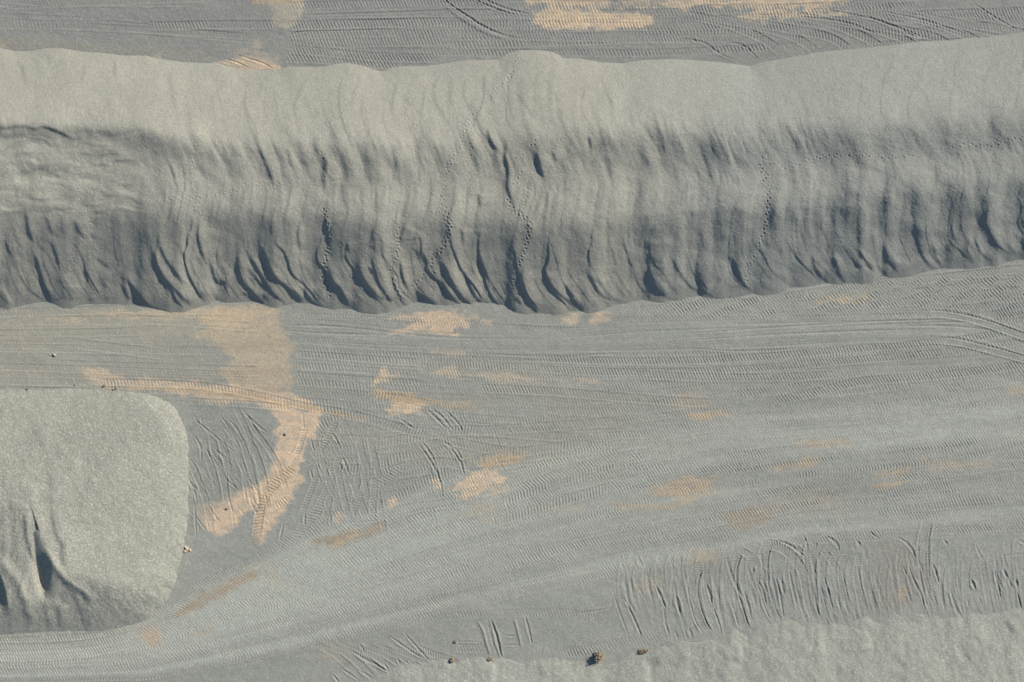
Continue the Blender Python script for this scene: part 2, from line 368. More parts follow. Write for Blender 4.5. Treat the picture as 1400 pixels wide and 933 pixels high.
for p, a, w in (([(965, 796), (970, 812), (974, 828)], 2.0, 1.7), ([(974, 828), (982, 850), (987, 868)], 1.3, 1.3), ([(924, 812), (930, 840)], 2.2, 2.0), ([(930, 842), (936, 862), (941, 878)], 1.0, 1.2),
                ([(941, 856), (947, 874)], 1.6, 1.5), ([(922, 860), (928, 876)], 1.0, 1.2), ([(1017, 808), (1024, 832), (1028, 848)], 1.6, 1.4), ([(1033, 790), (1042, 806), (1048, 830)], 1.4, 1.5),
                ([(1059, 785), (1065, 806), (1072, 848)], 1.5, 1.4), ([(1068, 790), (1072, 815)], 1.9, 2.0), ([(1078, 775), (1084, 805), (1090, 832)], 1.1, 1.4), ([(1062, 738), (1078, 745), (1092, 754), (1102, 764)], 2.0, 1.7),
                ([(1086, 744), (1101, 758)], 1.6, 1.4), ([(1096, 728), (1103, 744), (1104, 758)], 1.2, 1.3), ([(1126, 785), (1132, 808), (1140, 838)], 1.4, 1.3), ([(1130, 802), (1134, 815)], 1.6, 1.7), ([(1122, 800), (1129, 832)], 1.1, 1.2),
                ([(1130, 732), (1144, 744), (1148, 756)], 1.6, 1.8), ([(1171, 738), (1177, 748)], 1.8, 2.2), ([(1188, 726), (1202, 738)], 1.2, 1.5), ([(1224, 734), (1236, 740), (1246, 750), (1253, 766)], 1.4, 1.6),
                ([(1240, 770), (1250, 795), (1260, 815), (1265, 838)], 1.2, 1.2), ([(1256, 765), (1262, 785)], 1.2, 1.4), ([(1274, 768), (1280, 785), (1284, 800)], 1.6, 1.4), ([(1290, 738), (1296, 746)], 1.5, 1.6),
                ([(1326, 790), (1335, 808)], 2.2, 1.7), ([(1336, 812), (1343, 830)], .9, 1.1), ([(1358, 776), (1364, 800), (1369, 822)], 1.6, 1.4), ([(1370, 776), (1378, 792)], 1.9, 1.9), ([(1378, 790), (1384, 806)], 1.2, 1.3), ([(1388, 790), (1391, 805)], 2.2, 2.2), ([(1390, 808), (1396, 832)], 1.3, 1.3),
                ([(1322, 816), (1325, 834)], 1.0, 1.2), ([(895, 797), (903, 815), (911, 834)], 1.9, 1.5), ([(852, 815), (862, 836), (872, 858), (880, 878)], 1.8, 1.4), ([(838, 810), (848, 840), (862, 878)], .9, 1.2), ([(862, 826), (868, 838)], 1.2, 1.6),
                ([(923, 818), (933, 850)], 1.5, 1.4), ([(905, 845), (916, 868)], .9, 1.2), ([(871, 800), (884, 822)], .8, 1.2), ([(1390, 738), (1405, 744)], 1.4, 1.4), ([(1360, 762), (1410, 756)], .8, 1.1),
                ([(1148, 770), (1156, 800), (1162, 840)], .7, 1.1), ([(1165, 735), (1175, 790), (1186, 835)], .5, 1.2), ([(1232, 770), (1246, 800)], .9, 1.2), ([(1212, 820), (1218, 836)], .9, 1.2)):
    rut(G, p, a * .72, w, .5)
# ruts beside the small shrubs, bottom centre
rut(G, [(671, 846), (677, 864), (682, 884), (687, 902)], 1.9, 1.7, .6)
rut(G, [(666, 850), (674, 880), (681, 898)], .7, 1.1)
ridge(G, [(652, 848), (660, 862), (665, 880), (671, 898)], 1.2, 1.5)
ridge(G, [(703, 846), (708, 864), (713, 886)], 1.1, 1.4)
rut(G, [(717, 838), (722, 858), (728, 884)], 1.2, 1.4)
rut(G, [(744, 874), (738, 906)], .3, 1.2)
rut(G, [(686, 868), (698, 870), (708, 870)], 1.1, 1.3); rut(G, [(685, 882), (714, 882)], .7, 1.1)
rut(G, [(756, 840), (800, 838), (828, 833), (840, 831)], 1.1, 1.4, .8)
tread(G, [(622, 886), (645, 886), (664, 886)], 12, 4.2, .4, .4, .3); rut(G, [(622, 878), (645, 878), (663, 879)], .8, 1.2)
tread(G, [(760, 892), (800, 890), (850, 880), (880, 876), (910, 870)], 14, 4.3, .4, .4, .12, edge=.1)
tread(G, [(560, 862), (600, 846), (650, 840), (760, 838), (830, 842)], 10, 4.2, .24, .4, .1, edge=.08)
for k in range(9):
    x = 448 + k * 17
    tread(G, [(x - 18, 880 + k * 0.6), (x + 12, 896), (x + 40, 924 - k * 2), (x + 56, 945)], 9, 3.6, .34, .5, .2, .15, .15, .3, seed=200 + k)
for p, a in (([(505, 902), (520, 912), (536, 922)], 1.4), ([(475, 886), (500, 902), (530, 918)], 1.0), ([(528, 866), (552, 884), (580, 902)], 1.1), ([(550, 862), (565, 880), (590, 906)], 1.1),
             ([(490, 878), (500, 894)], .9), ([(524, 906), (534, 922)], 1.2), ([(542, 898), (550, 914)], 1.1), ([(552, 902), (560, 912)], 1.1), ([(452, 920), (466, 936)], 1.2), ([(466, 914), (490, 930)], 1.1), ([(490, 916), (512, 930)], .9)):
    rut(G, p, a, 1.3, .7)
G += .14 * fbm(U / 5, V / 4, 33, 2) + .05 * rng.normal(0, 1, U.shape).astype(np.float32)
G *= inner
ground = base + G

# ================================================================== LONG RIDGE
def cc(pts, n=60): return smooth1(curve(pts), n)[None, :]
yc = cc([(-600, 168), (0, 168), (190, 175), (260, 190), (400, 196), (600, 196), (720, 186), (850, 176), (1000, 178), (1200, 170), (1400, 158), (2000, 140)])
yb = cc([(-600, 186), (0, 190), (190, 200), (290, 244), (500, 246), (720, 244), (850, 236), (1050, 232), (1200, 216), (1400, 204), (2000, 190)])
ye = cc([(-600, 292), (0, 292), (200, 290), (300, 292), (400, 296), (600, 304), (760, 308), (860, 296), (1050, 280), (1200, 262), (1400, 246), (2000, 230)])
YT = smooth1(yT, 3)[None, :]; YB = smooth1(yB, 2)[None, :]
# undulating crest and bench along the heap: the tipped loads never line up
yb = yb + 6 * fbm(U / 34, V / 300, 51, 2); ye = ye + 10 * fbm(U / 48, V / 300, 61, 3)
YTs = smooth1(yT, 90)[None, :]
sL = cc([(-600, .54), (200, .575), (600, .575), (900, .56), (1100, .565), (1400, .58), (2000, .58)])    # lower face
sM = cc([(-600, .05), (180, .05), (300, .0), (800, -.02), (1050, .02), (1400, .05), (2000, .05)])    # bench
sC = cc([(-600, .36), (180, .36), (280, .20), (720, .21), (860, .30), (1050, .30), (1200, .32), (1400, .32), (2000, .32)])   # face below the crest
ye0 = ye.mean() * 0 + smooth1(curve([(-600, 292), (0, 292), (200, 290), (300, 292), (400, 296), (600, 304), (760, 308), (860, 296), (1050, 280), (1200, 262), (1400, 246), (2000, 230)]), 60)[None, :]
YBs = smooth1(yB, 60)[None, :]
ze = sL * (YBs - ye0); zb = ze + sM * (ye0 - yb)
Vw = V + 6 * fbm(U / 40, V / 90, 41, 3) * sstep(130, 190, V) * sstep(330, 250, V)
faces = zb + sC * softplus(yb - Vw, 6.0) - sM * softplus(Vw - yb, 6.0) - (sL - sM) * softplus(V - ye, 7.5)
faces = faces + sL * (YB - YBs) * sstep(70, 0, YBs - V)
zc = zb + sC * (yb - yc)
sU = smooth1(np.broadcast_to((zc - ZUP) / (yc - YTs), U.shape)[int(np.argmin(abs(vs - 200)))], 120)[None, :]
YT2 = np.interp(U - .45 * np.clip(V - YT, 0, 90), us, smooth1(yT, 5)).astype(np.float32)
upper = ZUP + sU * (V - YTs) + sU * (YTs - YT2) * np.exp(-np.clip(V - YT, 0, 200) / 22)
kq = np.interp(us, [-600, 180, 300, 800, 1000, 2000], [3.0, 3.0, 4.5, 5.5, 8.0, 8.0])[None, :]
P = -kq * np.logaddexp(-upper / kq, -faces / kq)
P = P - .0 * V
# heap ends far outside the picture
P = P - .55 * softplus(-430 - U, 8) - .55 * softplus(U - 1900, 8)

D = np.zeros_like(U)
# fall-line coordinates: streaks lean one way on the crest face, the other on the bench, and sweep right at the foot
vv = np.linspace(0, 520, 521)
lean = np.interp(vv, [0, 90, 140, 180, 225, 270, 300, 335, 380, 430], [-.5, -.4, .0, .40, .38, -.18, -.18, .02, .52, 1.05])
gint = np.concatenate([[0], np.cumsum(lean)[:-1]])
off = (bot_shift := smooth1(yB, 120)[None, :] - 420)
fall = U - np.interp(np.clip(V - off * sstep(150, 420, V), 0, 520), vv, gint)
soft_r = sstep(760, 900, U)                                             # finer grained, brushed texture on the right
left_b = sstep(215, 170, U)
lo_face = sstep(0, 30, V - ye)
low_part = sstep(-18, 14, V - ye)
lowfall = fall + 6 * fbm(U / 60, V / 60, 75, 2)
upfall = fall + 8 * fbm(U / 50, V / 70, 76, 2)
def streaks(w, l, seed, o=3):
    return fbm(upfall / w, V / l, seed, o) * (1 - low_part) + fbm(lowfall / w, V / (l * 1.3), seed + 7, o) * low_part
str1 = streaks(19, 90, 71); str2 = streaks(6.5, 34, 81, 2); str3 = streaks(38, 80, 91, 2)
patch = .25 + .95 * sstep(-.3, .4, fbm(U / 55, V / 40, 95, 2))
edge_in = sstep(0, 14, V - YT) * sstep(-2, 22, YB - V)
band = sstep(YT + 55, yc, V)
D += edge_in * (1.0 * str1 * (.15 + .85 * band) * patch * (1 - .6 * low_part) + 1.7 * str3 * band * (1 - .4 * low_part)) * (1 - .55 * left_b)
D += edge_in * .36 * str2 * band * patch * (1 - .5 * low_part * (1 - soft_r)) * (.45 + .85 * soft_r)
D += edge_in * (.7 * fbm(U / 26, V / 26, 101, 3) + .2 * fbm(U / 9, V / 9, 105, 2) + 1.6 * soft_r * fbm(U / 40, V / 26, 107, 2) * low_part)
D += .15 * fbm(U / 3.2, V / 3.2, 111, 2) + .10 * rng.normal(0, 1, U.shape).astype(np.float32)
D += edge_in * left_b * 2.9 * fbm(U / 70 + .2, (V + 11 * fbm(U / 40, V / 40, 125, 2)) / 20, 123, 3) * sstep(176, 190, V) * sstep(300, 285, V)
def folds(f, width, A, seed, jump=.12):
    """overlapping slide lobes: each stands up steeply on its left side and sinks gently to the right"""
    q = f / width + .42 * vnoise(f / (width * 1.7), V / 140, seed) + .12 * vnoise(f / 9, V / 22, seed + 1)
    k = np.floor(q); t = q - k
    rr = np.random.default_rng(seed + 2).random(4096).astype(np.float32); ki = k.astype(np.int32) % 4096
    a = .25 + .75 * rr[ki]
    st0 = rr[(ki * 7 + 3) % 4096]
    sawt = sstep(0, jump, t) * (1 - t) ** .8
    return A * a * sawt, st0, k
lw, s0, _ = folds(lowfall, 46, 3.3, 601, .10)
D += edge_in * lw * sstep(0, 60, V - ye + 18 - 38 * s0) * (1 - .68 * soft_r) * (1 - .45 * left_b)
lw, s0, _ = folds(lowfall + 4 * fbm(U / 30, V / 30, 640, 2), 17, .7, 611, .2)
D += edge_in * lw * sstep(0, 40, V - ye - 50 * s0) * (1 - .5 * soft_r)
mid_b = sstep(205, 250, U)
lw, s0, _ = folds(upfall, 33, 3.2, 621, .5)
D += edge_in * lw * sstep(-34, -6, V - yc - 18 * s0) * sstep(14, -10, V - yb) * mid_b * (1 - .72 * soft_r)
lw, s0, _ = folds(fall + 7 * fbm(U / 34, V / 50, 660, 2), 19, 1.0, 631, .3)
D += edge_in * lw * sstep(-10, 16, V - yb) * sstep(36, 0, V - ye) * mid_b * (1 - .4 * soft_r)
lw, s0, _ = folds(fall + 12 * fbm(U / 60, V / 60, 650, 2), 42, 1.2, 641, .14)
D += edge_in * lw * sstep(10, 40, V - YT) * sstep(10, -20, V - yc) * mid_b * (1 - .6 * soft_r) * (.4 + s0)
# bench lobes on the right: pale humps between darker runnels
D += soft_r * edge_in * 2.0 * vnoise(fall / 26, V / 150, 121) * sstep(200, 240, V) * sstep(340, 280, V)

KA = 1.0
def st(p, A, s=1.8, wr=26, wl=9, f0=.3, f1=None):
    at_toe = np.interp(p[-1][0], us, yB) - p[-1][1] < 14 and abs(p[-1][1] - p[-2][1]) > .5 * abs(p[-1][0] - p[-2][0])
    step_stroke(D, p, KA * (.86 if p[0][0] < 830 else .62) * A ** .78, min(s, 2.4) if wr > 12 and s < 5 else s, wr, wl, max(f0, .3), .07 if at_toe else .4)
rs = np.random.default_rng(77)
def fall_path(x, y0, y1, k=1.0):
    ys = np.linspace(y0, y1, max(3, int((y1 - y0) / 12)))
    xs = [x]
    for i in range(1, len(ys)):
        o = float(np.interp(xs[-1], us, yB)) - 420 if ys[i] > 280 else 0
        xs.append(xs[-1] + k * np.interp(ys[i] - o, vv, lean) * (ys[i] - ys[i - 1]))
    return list(zip(xs, ys))
# many small slides: arcs on the upper face, runnels over the bench, folds on the lower face
for i in range(80):
    x = rs.uniform(150, 900); yt = float(np.interp(x, us, yT)); y0 = yt + rs.uniform(-2, 60)
    st(fall_path(x, y0, min(y0 + rs.uniform(50, 130), 250), rs.uniform(.7, 1.2)), rs.uniform(.22, .8), rs.uniform(3, 6), rs.uniform(12, 26), rs.uniform(7, 14))
for i in range(70):
    x = rs.uniform(215, 900); y0 = rs.uniform(180, 215)
    st(fall_path(x, y0, y0 + rs.uniform(30, 60), rs.uniform(.7, 1.3)), rs.uniform(.8, 2.2), rs.uniform(4, 9), rs.uniform(7, 14), rs.uniform(7, 14))
for i in range(70):
    x = rs.uniform(215, 950); y0 = rs.uniform(238, 262)
    st(fall_path(x, y0, y0 + rs.uniform(35, 75), rs.uniform(.7, 1.3)), rs.uniform(.6, 1.6), rs.uniform(3, 7), rs.uniform(8, 16), rs.uniform(7, 14))
for i in range(8):
    x = rs.uniform(-60, 1450); yb_ = float(np.interp(x, us, yB)); y0 = yb_ - rs.uniform(45, 125)
    st(fall_path(x, y0, yb_ - rs.uniform(-3, 30), rs.uniform(.8, 1.2)), rs.uniform(.5, 1.5) * (.7 if x > 830 else 1), rs.uniform(1.6, 3.4), rs.uniform(14, 30), rs.uniform(6, 12))
for i in range(260):
    x = rs.uniform(800, 1450); y0 = rs.uniform(120, 330) - (x - 1000) * .05
    st([(x, y0), (x + rs.uniform(2, 6), y0 + 12), (x + rs.uniform(6, 14), y0 + rs.uniform(20, 36))], rs.uniform(.3, 1.0), rs.uniform(2, 5), rs.uniform(6, 14), rs.uniform(5, 10))

# --- terraces cut into the left end
KA = 1.1
st([(-60, 178), (0, 176), (30, 173), (48, 177), (60, 174), (80, 181), (100, 190), (125, 188), (140, 184)], 3.2, 4, 20, 14, .1, .2)
st([(60, 174), (80, 181), (100, 190)], 2.2, 3)
st([(138, 180), (150, 190), (165, 197), (185, 202), (200, 203)], 1.8, 5)
st([(-10, 186), (8, 188), (22, 191), (33, 196)], 2.4, 7)
st([(-8, 216), (0, 224), (8, 234), (20, 238), (35, 236), (50, 240), (62, 244)], 4.5, 9, 18, 14)
st([(50, 240), (72, 238), (85, 245), (105, 247), (118, 254)], 2.2, 4, 16, 10)
st([(128, 220), (135, 227), (150, 226), (155, 221), (190, 219)], 2.6, 4, 14, 10)
st([(115, 257), (130, 260), (150, 266)], 1.2)
st([(18, 266), (28, 270)], 1.6, 3); st([(33, 264), (45, 272), (55, 274), (84, 272)], 2.4, 4)
st([(-20, 266), (0, 266), (18, 265)], 1.0)
st([(107, 270), (118, 280), (134, 294)], 3.0, 5, 12, 10)
st([(140, 245), (150, 258), (158, 268)], 1.8, 6); st([(152, 268), (154, 280), (148, 300)][::-1], 1.6, 4)
st([(190, 180), (200, 200), (204, 225), (200, 260)][::-1], 2.2, 9, 14, 14)
st([(200, 225), (196, 250), (192, 285), (190, 310)], 2.2, 4, 9, 14)
D += 2.2 * np.exp(-(((U - 38) / 24) ** 2 + ((V - 206) / 7) ** 2))
# --- left steep foot
KA = 1.15
st([(34, 284), (36, 300), (38, 314), (43, 326), (52, 337)], 7, 3, 12, 10, .25, .1)
st([(44, 340), (49, 355), (54, 372), (59, 388), (65, 402), (71, 417)], 7, 4, 14, 12, .12, .05)
st([(62, 292), (68, 312), (74, 326)], 3, 2.6, 9, 8); st([(66, 322), (74, 342), (80, 360), (85, 377)], 3.6, 2.6, 10, 8)
st([(76, 375), (84, 392), (90, 414)], 4.6, 4, 12, 8, .2, .05); st([(91, 388), (96, 402), (99, 414)], 3, 3, 8, 6)
st([(100, 298), (106, 314), (120, 332)], 2.2, 3); st([(122, 316), (132, 330)], 2, 3); st([(128, 350), (140, 360), (156, 372)], 2, 3)
st([(110, 362), (118, 378), (121, 398)], 2, 2.6); st([(121, 405), (126, 415)], 3.5, 3, 8, 6); st([(142, 404), (150, 414)], 3, 3, 8, 6)
st([(133, 375), (143, 392), (150, 396)], 1.8, 3); st([(86, 292), (84, 310), (90, 330)], 1.4, 3); st([(15, 295), (18, 315), (30, 345)], 1.8, 4); st([(2, 320), (14, 350), (25, 385)], 1.6, 4)
st([(18, 420), (9, 402), (-2, 380)], 4.5, 3, 10, 16, .2, .3)
st([(167, 366), (169, 390), (173, 404), (179, 413)], 4.5, 2.8, 10, 9, .3, .05)
st([(171, 376), (180, 391), (188, 402), (198, 414), (212, 423), (240, 426)], 7.5, 4.5, 24, 10, .25, .25)
# --- lobed foot, left to right
st([(204, 320), (207, 345), (213, 362), (223, 378), (235, 392), (250, 408), (263, 420)], 3.4, 2.2, 14, 10)
st([(215, 315), (220, 342), (230, 360), (242, 377), (252, 387), (268, 395)], 4.2, 2.6, 16, 9)
st([(236, 325), (250, 347), (262, 363)], 1.5, 2.5); st([(265, 345), (275, 362), (280, 370)], 1.5, 2.5)
st([(271, 380), (271, 393), (276, 402), (284, 407)], 2.0, 2.0, 9, 7)
st([(274, 296), (270, 320), (273, 338), (280, 358), (285, 372)], 6, 3.4, 20, 11, .25, .3)
st([(286, 352), (291, 374), (297, 386), (306, 386), (315, 399)], 6.2, 3.4, 14, 8)
st([(290, 390), (296, 411), (305, 414), (320, 416), (338, 418)], 2.8, 2.4, 10, 7)
st([(324, 340), (325, 365), (331, 385), (343, 400), (355, 412), (361, 419)], 7, 4.2, 20, 12, .25, .08)
st([(338, 340), (350, 365), (362, 385), (375, 403), (393, 418)], 3.8, 2.4, 9, 7); st([(336, 360), (345, 375), (357, 389), (367, 402)], 4, 2.6, 8, 7)
st([(340, 378), (351, 395)], 2, 2); st([(357, 400), (370, 414)], 2.8, 2.4, 8, 6); st([(329, 398), (341, 407)], 2.4, 2.4, 8, 6)
st([(354, 330), (361, 348), (368, 368), (378, 382), (392, 393), (401, 403), (413, 417)], 7, 3.8, 24, 11, .2, .05)
st([(412, 302), (407, 318), (408, 332), (412, 348)], 5.0, 3, 16, 9); st([(398, 392), (408, 406), (417, 416)], 4.5, 3.4, 12, 8)
st([(413, 384), (418, 402), (425, 412), (436, 419), (458, 423)], 6.0, 3.2, 20, 9, .25, .3)
st([(443, 288), (446, 310), (450, 332), (454, 348)], 4.8, 3.6, 18, 10); st([(445, 350), (449, 376), (457, 394), (467, 408), (479, 421), (494, 427)], 8, 5.2, 26, 12, .25, .2)
st([(485, 350), (492, 372), (502, 390), (515, 404), (527, 412)], 4.2, 2.4, 16, 8)
st([(504, 342), (512, 368), (518, 388), (527, 402), (537, 415)], 5.4, 2.8, 16, 9, .3, .15); st([(502, 362), (513, 378)], 2.6, 2.2, 8, 7)
st([(532, 360), (539, 390), (548, 408), (555, 418), (578, 421)], 5.4, 2.8, 14, 9, .2, .3)
st([(555, 302), (548, 325), (551, 340)], 4, 3.4, 16, 9); st([(546, 352), (550, 378), (556, 394), (563, 402)], 6.2, 3.6, 14, 9, .25, .15); st([(563, 392), (575, 404), (588, 413), (606, 421)], 5.2, 3.4, 18, 8, .25, .15)
st([(473, 330), (478, 350)], 2, 2.6); st([(512, 313), (507, 330)], 2, 3); st([(563, 336), (572, 350), (577, 364)], 2.2, 4)
st([(602, 352), (613, 378), (622, 395), (632, 408), (646, 420)], 6.5, 3.6, 16, 10, .25, .1); st([(599, 374), (608, 392), (617, 407), (632, 418)], 3.6, 2.6, 9, 7)
st([(635, 374), (643, 394), (651, 408), (661, 416)], 4.8, 2.8, 14, 8); st([(661, 410), (671, 421)], 3, 2.6, 8, 6)
st([(653, 338), (659, 365), (663, 385), (670, 403), (682, 422)], 6.2, 3.2, 22, 9, .25, .08)
st([(711, 362), (713, 385), (719, 402), (725, 415), (736, 430)], 6.0, 3.2, 30, 9, .2, .06)
st([(703, 404), (715, 419)], 2.6, 2.2, 8, 6); st([(692, 414), (700, 423), (720, 428)], 3.6, 3, 10, 7)
st([(744, 368), (755, 392), (768, 405), (784, 417)], 3.2, 4, 18, 9); st([(768, 382), (779, 402), (788, 415), (799, 427)], 5, 3, 22, 9, .25, .08)
st([(631, 310), (633, 340)], 2.8, 3); st([(798, 366), (811, 388), (825, 406), (852, 414)], 3.4, 3.4, 18, 9); st([(852, 410), (862, 418)], 2.4, 2.6, 9, 6)
st([(884, 348), (889, 375), (895, 392), (905, 402), (920, 410), (940, 411)], 5, 3.2, 24, 9, .25, .25); st([(883, 402), (892, 411)], 3, 3, 9, 6)
st([(912, 340), (924, 364), (935, 382), (944, 392), (955, 399), (966, 407)], 4.2, 3.4, 18, 9, .3, .1)
st([(955, 340), (953, 368), (957, 390), (964, 400), (978, 409)], 5.5, 4.5, 24, 9, .3, .15); st([(992, 340), (1001, 358), (1012, 380)], 3, 5, 20, 9)
st([(998, 346), (1009, 374), (1016, 388), (1025, 396), (1040, 402)], 4.8, 3.4, 24, 9, .25, .2); st([(1037, 386), (1048, 395), (1065, 397)], 2.2, 2.6)
st([(1063, 372), (1074, 383), (1080, 390), (1106, 391)], 3.2, 2.6, 14, 7); st([(1082, 374), (1090, 390)], 2.8, 2.6, 10, 6)
st([(1109, 345), (1114, 366), (1124, 380), (1134, 388)], 5, 2.6, 18, 8, .3, .06); st([(1138, 346), (1144, 367), (1150, 379), (1156, 390)], 6, 3.2, 20, 9, .3, .05)
st([(1165, 354), (1174, 364), (1185, 363), (1196, 371)], 2.8, 2.8, 14, 8); st([(1195, 338), (1202, 366), (1216, 378)], 4, 2.6, 10, 8); st([(1207, 330), (1213, 354), (1222, 365), (1226, 376)], 4, 2.8, 16, 7)
st([(1247, 290), (1253, 325), (1259, 345), (1266, 358), (1274, 366), (1288, 369), (1312, 369)], 5, 3.4, 24, 12, .35, .3); st([(1273, 332), (1280, 352), (1288, 369)], 4.0, 2.8, 16, 8, .3, .05)
st([(1319, 322), (1324, 348), (1332, 363)], 3, 2.8, 10, 8); st([(1331, 312), (1336, 336), (1345, 350), (1358, 358), (1368, 363)], 4.4, 3, 14, 9)
st([(1358, 246), (1349, 275), (1347, 295), (1350, 312), (1358, 330), (1367, 345), (1382, 356), (1405, 359)], 5.5, 5, 26, 14, .2, .2); st([(1398, 320), (1402, 340), (1412, 352)], 3, 3)
for k in range(9):
    x = 1430 + 52 * k
    st([(x, 300), (x + 6, 325), (x + 20, 345)], 4, 3, 20, 9)
# --- hollows under the crest
KA = 1.45
st([(256, 190), (263, 213), (272, 230), (287, 248)], 4.0, 7, 12, 16, .3, .12); st([(280, 182), (289, 205), (298, 222), (310, 237)], 5, 8, 10, 20, .3, .12)
st([(317, 192), (323, 220), (332, 240), (342, 254)], 3.2, 8, 12, 14); st([(344, 188), (357, 210), (366, 232), (379, 264)], 3, 4, 14, 12, .3, .15); st([(360, 180), (374, 195), (388, 215), (396, 238)], 4, 11, 12, 18)
st([(394, 200), (397, 232)], 2, 4); st([(232, 222), (240, 247)], 1.6, 3)
st([(410, 182), (412, 212), (420, 233), (434, 246)], 4.2, 8, 10, 16); st([(426, 192), (438, 216)], 2.6, 4, 9, 9); st([(442, 205), (444, 226), (442, 250), (453, 265)], 5.4, 3.6, 12, 12, .25, .15); st([(441, 268), (446, 282), (444, 302)], 4.4, 6, 12, 12)
st([(448, 186), (463, 213), (480, 232), (496, 246)], 4.4, 11, 10, 16); st([(487, 188), (497, 210), (506, 236)], 2.2, 5); st([(517, 184), (527, 205), (534, 225), (540, 245)], 5, 10, 10, 16, .15, .12)
st([(550, 200), (559, 222), (566, 245), (571, 272)], 4, 8, 12, 14); st([(470, 292), (470, 268), (468, 240)][::-1], 2.6, 7, 9, 14); st([(521, 252), (514, 275), (510, 296)], 2.2, 5)
st([(602, 190), (610, 212), (618, 238)], 4.2, 10, 10, 16); st([(664, 172), (672, 195), (686, 214)], 3, 3.4, 16, 9); st([(695, 182), (690, 213), (694, 232), (694, 258), (704, 285), (710, 299)], 5, 4.4, 16, 12, .2, .15)
st([(712, 175), (720, 195), (730, 210), (735, 222)], 3.8, 9, 12, 16); st([(733, 206), (736, 224), (740, 237), (748, 248)], 5.4, 3, 14, 10, .3, .12)
st([(714, 248), (706, 268), (704, 288)], 3, 6, 8, 8); st([(728, 235), (722, 262), (716, 296)], 3, 4, 9, 8); st([(741, 250), (735, 280), (726, 305)], 2.4, 4, 10, 8)
st([(654, 262), (655, 286)], 3, 4); st([(754, 205), (761, 226)], 3, 4); st([(804, 184), (809, 208)], 3.4, 3.4); st([(640, 176), (650, 205), (660, 250)], 2.6, 12, 14, 18)
st([(828, 172), (838, 195), (848, 215), (854, 236)], 5, 14, 12, 18); st([(876, 162), (890, 185), (900, 204)], 3.4, 9, 12, 14); st([(918, 165), (926, 195), (936, 220), (960, 236)], 6, 14, 12, 22); st([(972, 182), (984, 206), (996, 226)], 5, 12, 12, 18)
st([(956, 232), (962, 262), (968, 285)], 3, 6, 10, 10); st([(968, 236), (978, 246)], 1.6, 3); st([(1046, 186), (1056, 205), (1062, 228)], 4, 9, 12, 14); st([(1090, 165), (1105, 185), (1120, 205)], 3.4, 8, 12, 14); st([(1150, 180), (1165, 200), (1176, 214)], 3.4, 9)
st([(1160, 220), (1155, 250), (1150, 280)], 4.5, 9, 14, 16); st([(1196, 222), (1198, 240)], 3, 5, 9, 9); st([(1352, 150), (1362, 175), (1370, 200)], 4, 12, 14, 18); st([(1225, 168), (1235, 190)], 3, 8); st([(1355, 205), (1358, 230), (1357, 250)], 3, 6)
st([(1250, 225), (1252, 250), (1248, 285)], 3, 8, 12, 14); st([(1285, 225), (1278, 255)], 2.4, 6); st([(780, 178), (786, 220), (790, 270)], 3, 16, 16, 20)
KA = .9
# --- faint arcs of older slides on the upper face
for p, a in (([(612, 98), (596, 112), (593, 132), (606, 158), (622, 185)], 1.3), ([(650, 92), (636, 112), (634, 132), (648, 158), (664, 186), (690, 215)], 1.2), ([(694, 84), (686, 108), (690, 126)], 1.1), ([(778, 84), (768, 106)], 1.0),
             ([(548, 98), (540, 120), (536, 150), (548, 180)], 1.1), ([(575, 95), (560, 120), (556, 150)], .9), ([(500, 96), (484, 125), (478, 160)], .9), ([(430, 98), (412, 120), (402, 150), (415, 180)], 1.0), ([(375, 100), (358, 118), (350, 140)], .9),
             ([(320, 98), (290, 135), (282, 165)], .7), ([(115, 78), (114, 100), (106, 122)], 1.8), ([(157, 78), (157, 95), (155, 112)], 2.2), ([(20, 78), (30, 95), (36, 118)], 1.4), ([(44, 78), (46, 85)], 1.6), ([(66, 72), (70, 90)], 1.0),
             ([(700, 120), (722, 150), (738, 170)], 1.3), ([(640, 135), (660, 165)], 1.0), ([(820, 95), (830, 130), (850, 160)], .9), ([(230, 90), (236, 130), (246, 165)], .8), ([(660, 100), (668, 130), (690, 160)], .8), ([(235, 170), (240, 200)], 1.2)):
    st(p, a * 1.3, 4, 16, 10, .2, .3)
rim = .3 + .7 * sstep(0, 10, V - YT)
foot = .45 + .55 * sstep(-4, 16, YB - V)
D *= rim * foot

def steps_trail(H, pts, spacing=5.0, r=1.25, depth=1.15, wob=1.5, prob=.95, seed=0):
    Q = catmull(pts, 1.0); rr = np.random.default_rng(seed)
    seg = np.hypot(*np.diff(Q, axis=0).T); cum = np.concatenate([[0], np.cumsum(seg)])
    side = 1; s = 1.0
    while s < cum[-1]:
        if rr.random() < prob:
            x = np.interp(s, cum, Q[:, 0]); y = np.interp(s, cum, Q[:, 1])
            k = min(len(Q) - 2, int(np.searchsorted(cum, s)))
            tx, ty = Q[k + 1] - Q[k]; n = math.hypot(tx, ty) + 1e-9
            x += -ty / n * wob * side + rr.normal(0, .35); y += tx / n * wob * side + rr.normal(0, .35)
            i0, i1 = np.searchsorted(us, [x - 5, x + 6]); j0, j1 = np.searchsorted(vs, [y - 5, y + 6])
            d2 = (us[None, i0:i1] - x) ** 2 + (vs[j0:j1, None] - y) ** 2
            q = np.sqrt(d2); a = depth * rr.uniform(.7, 1.25)
            H[j0:j1, i0:i1] += (-a * np.exp(-d2 / r ** 2) + .25 * a * np.exp(-((q - 2.1 * r) / (.7 * r)) ** 2)).astype(np.float32)
        side = -side; s += spacing * rr.uniform(.75, 1.25)

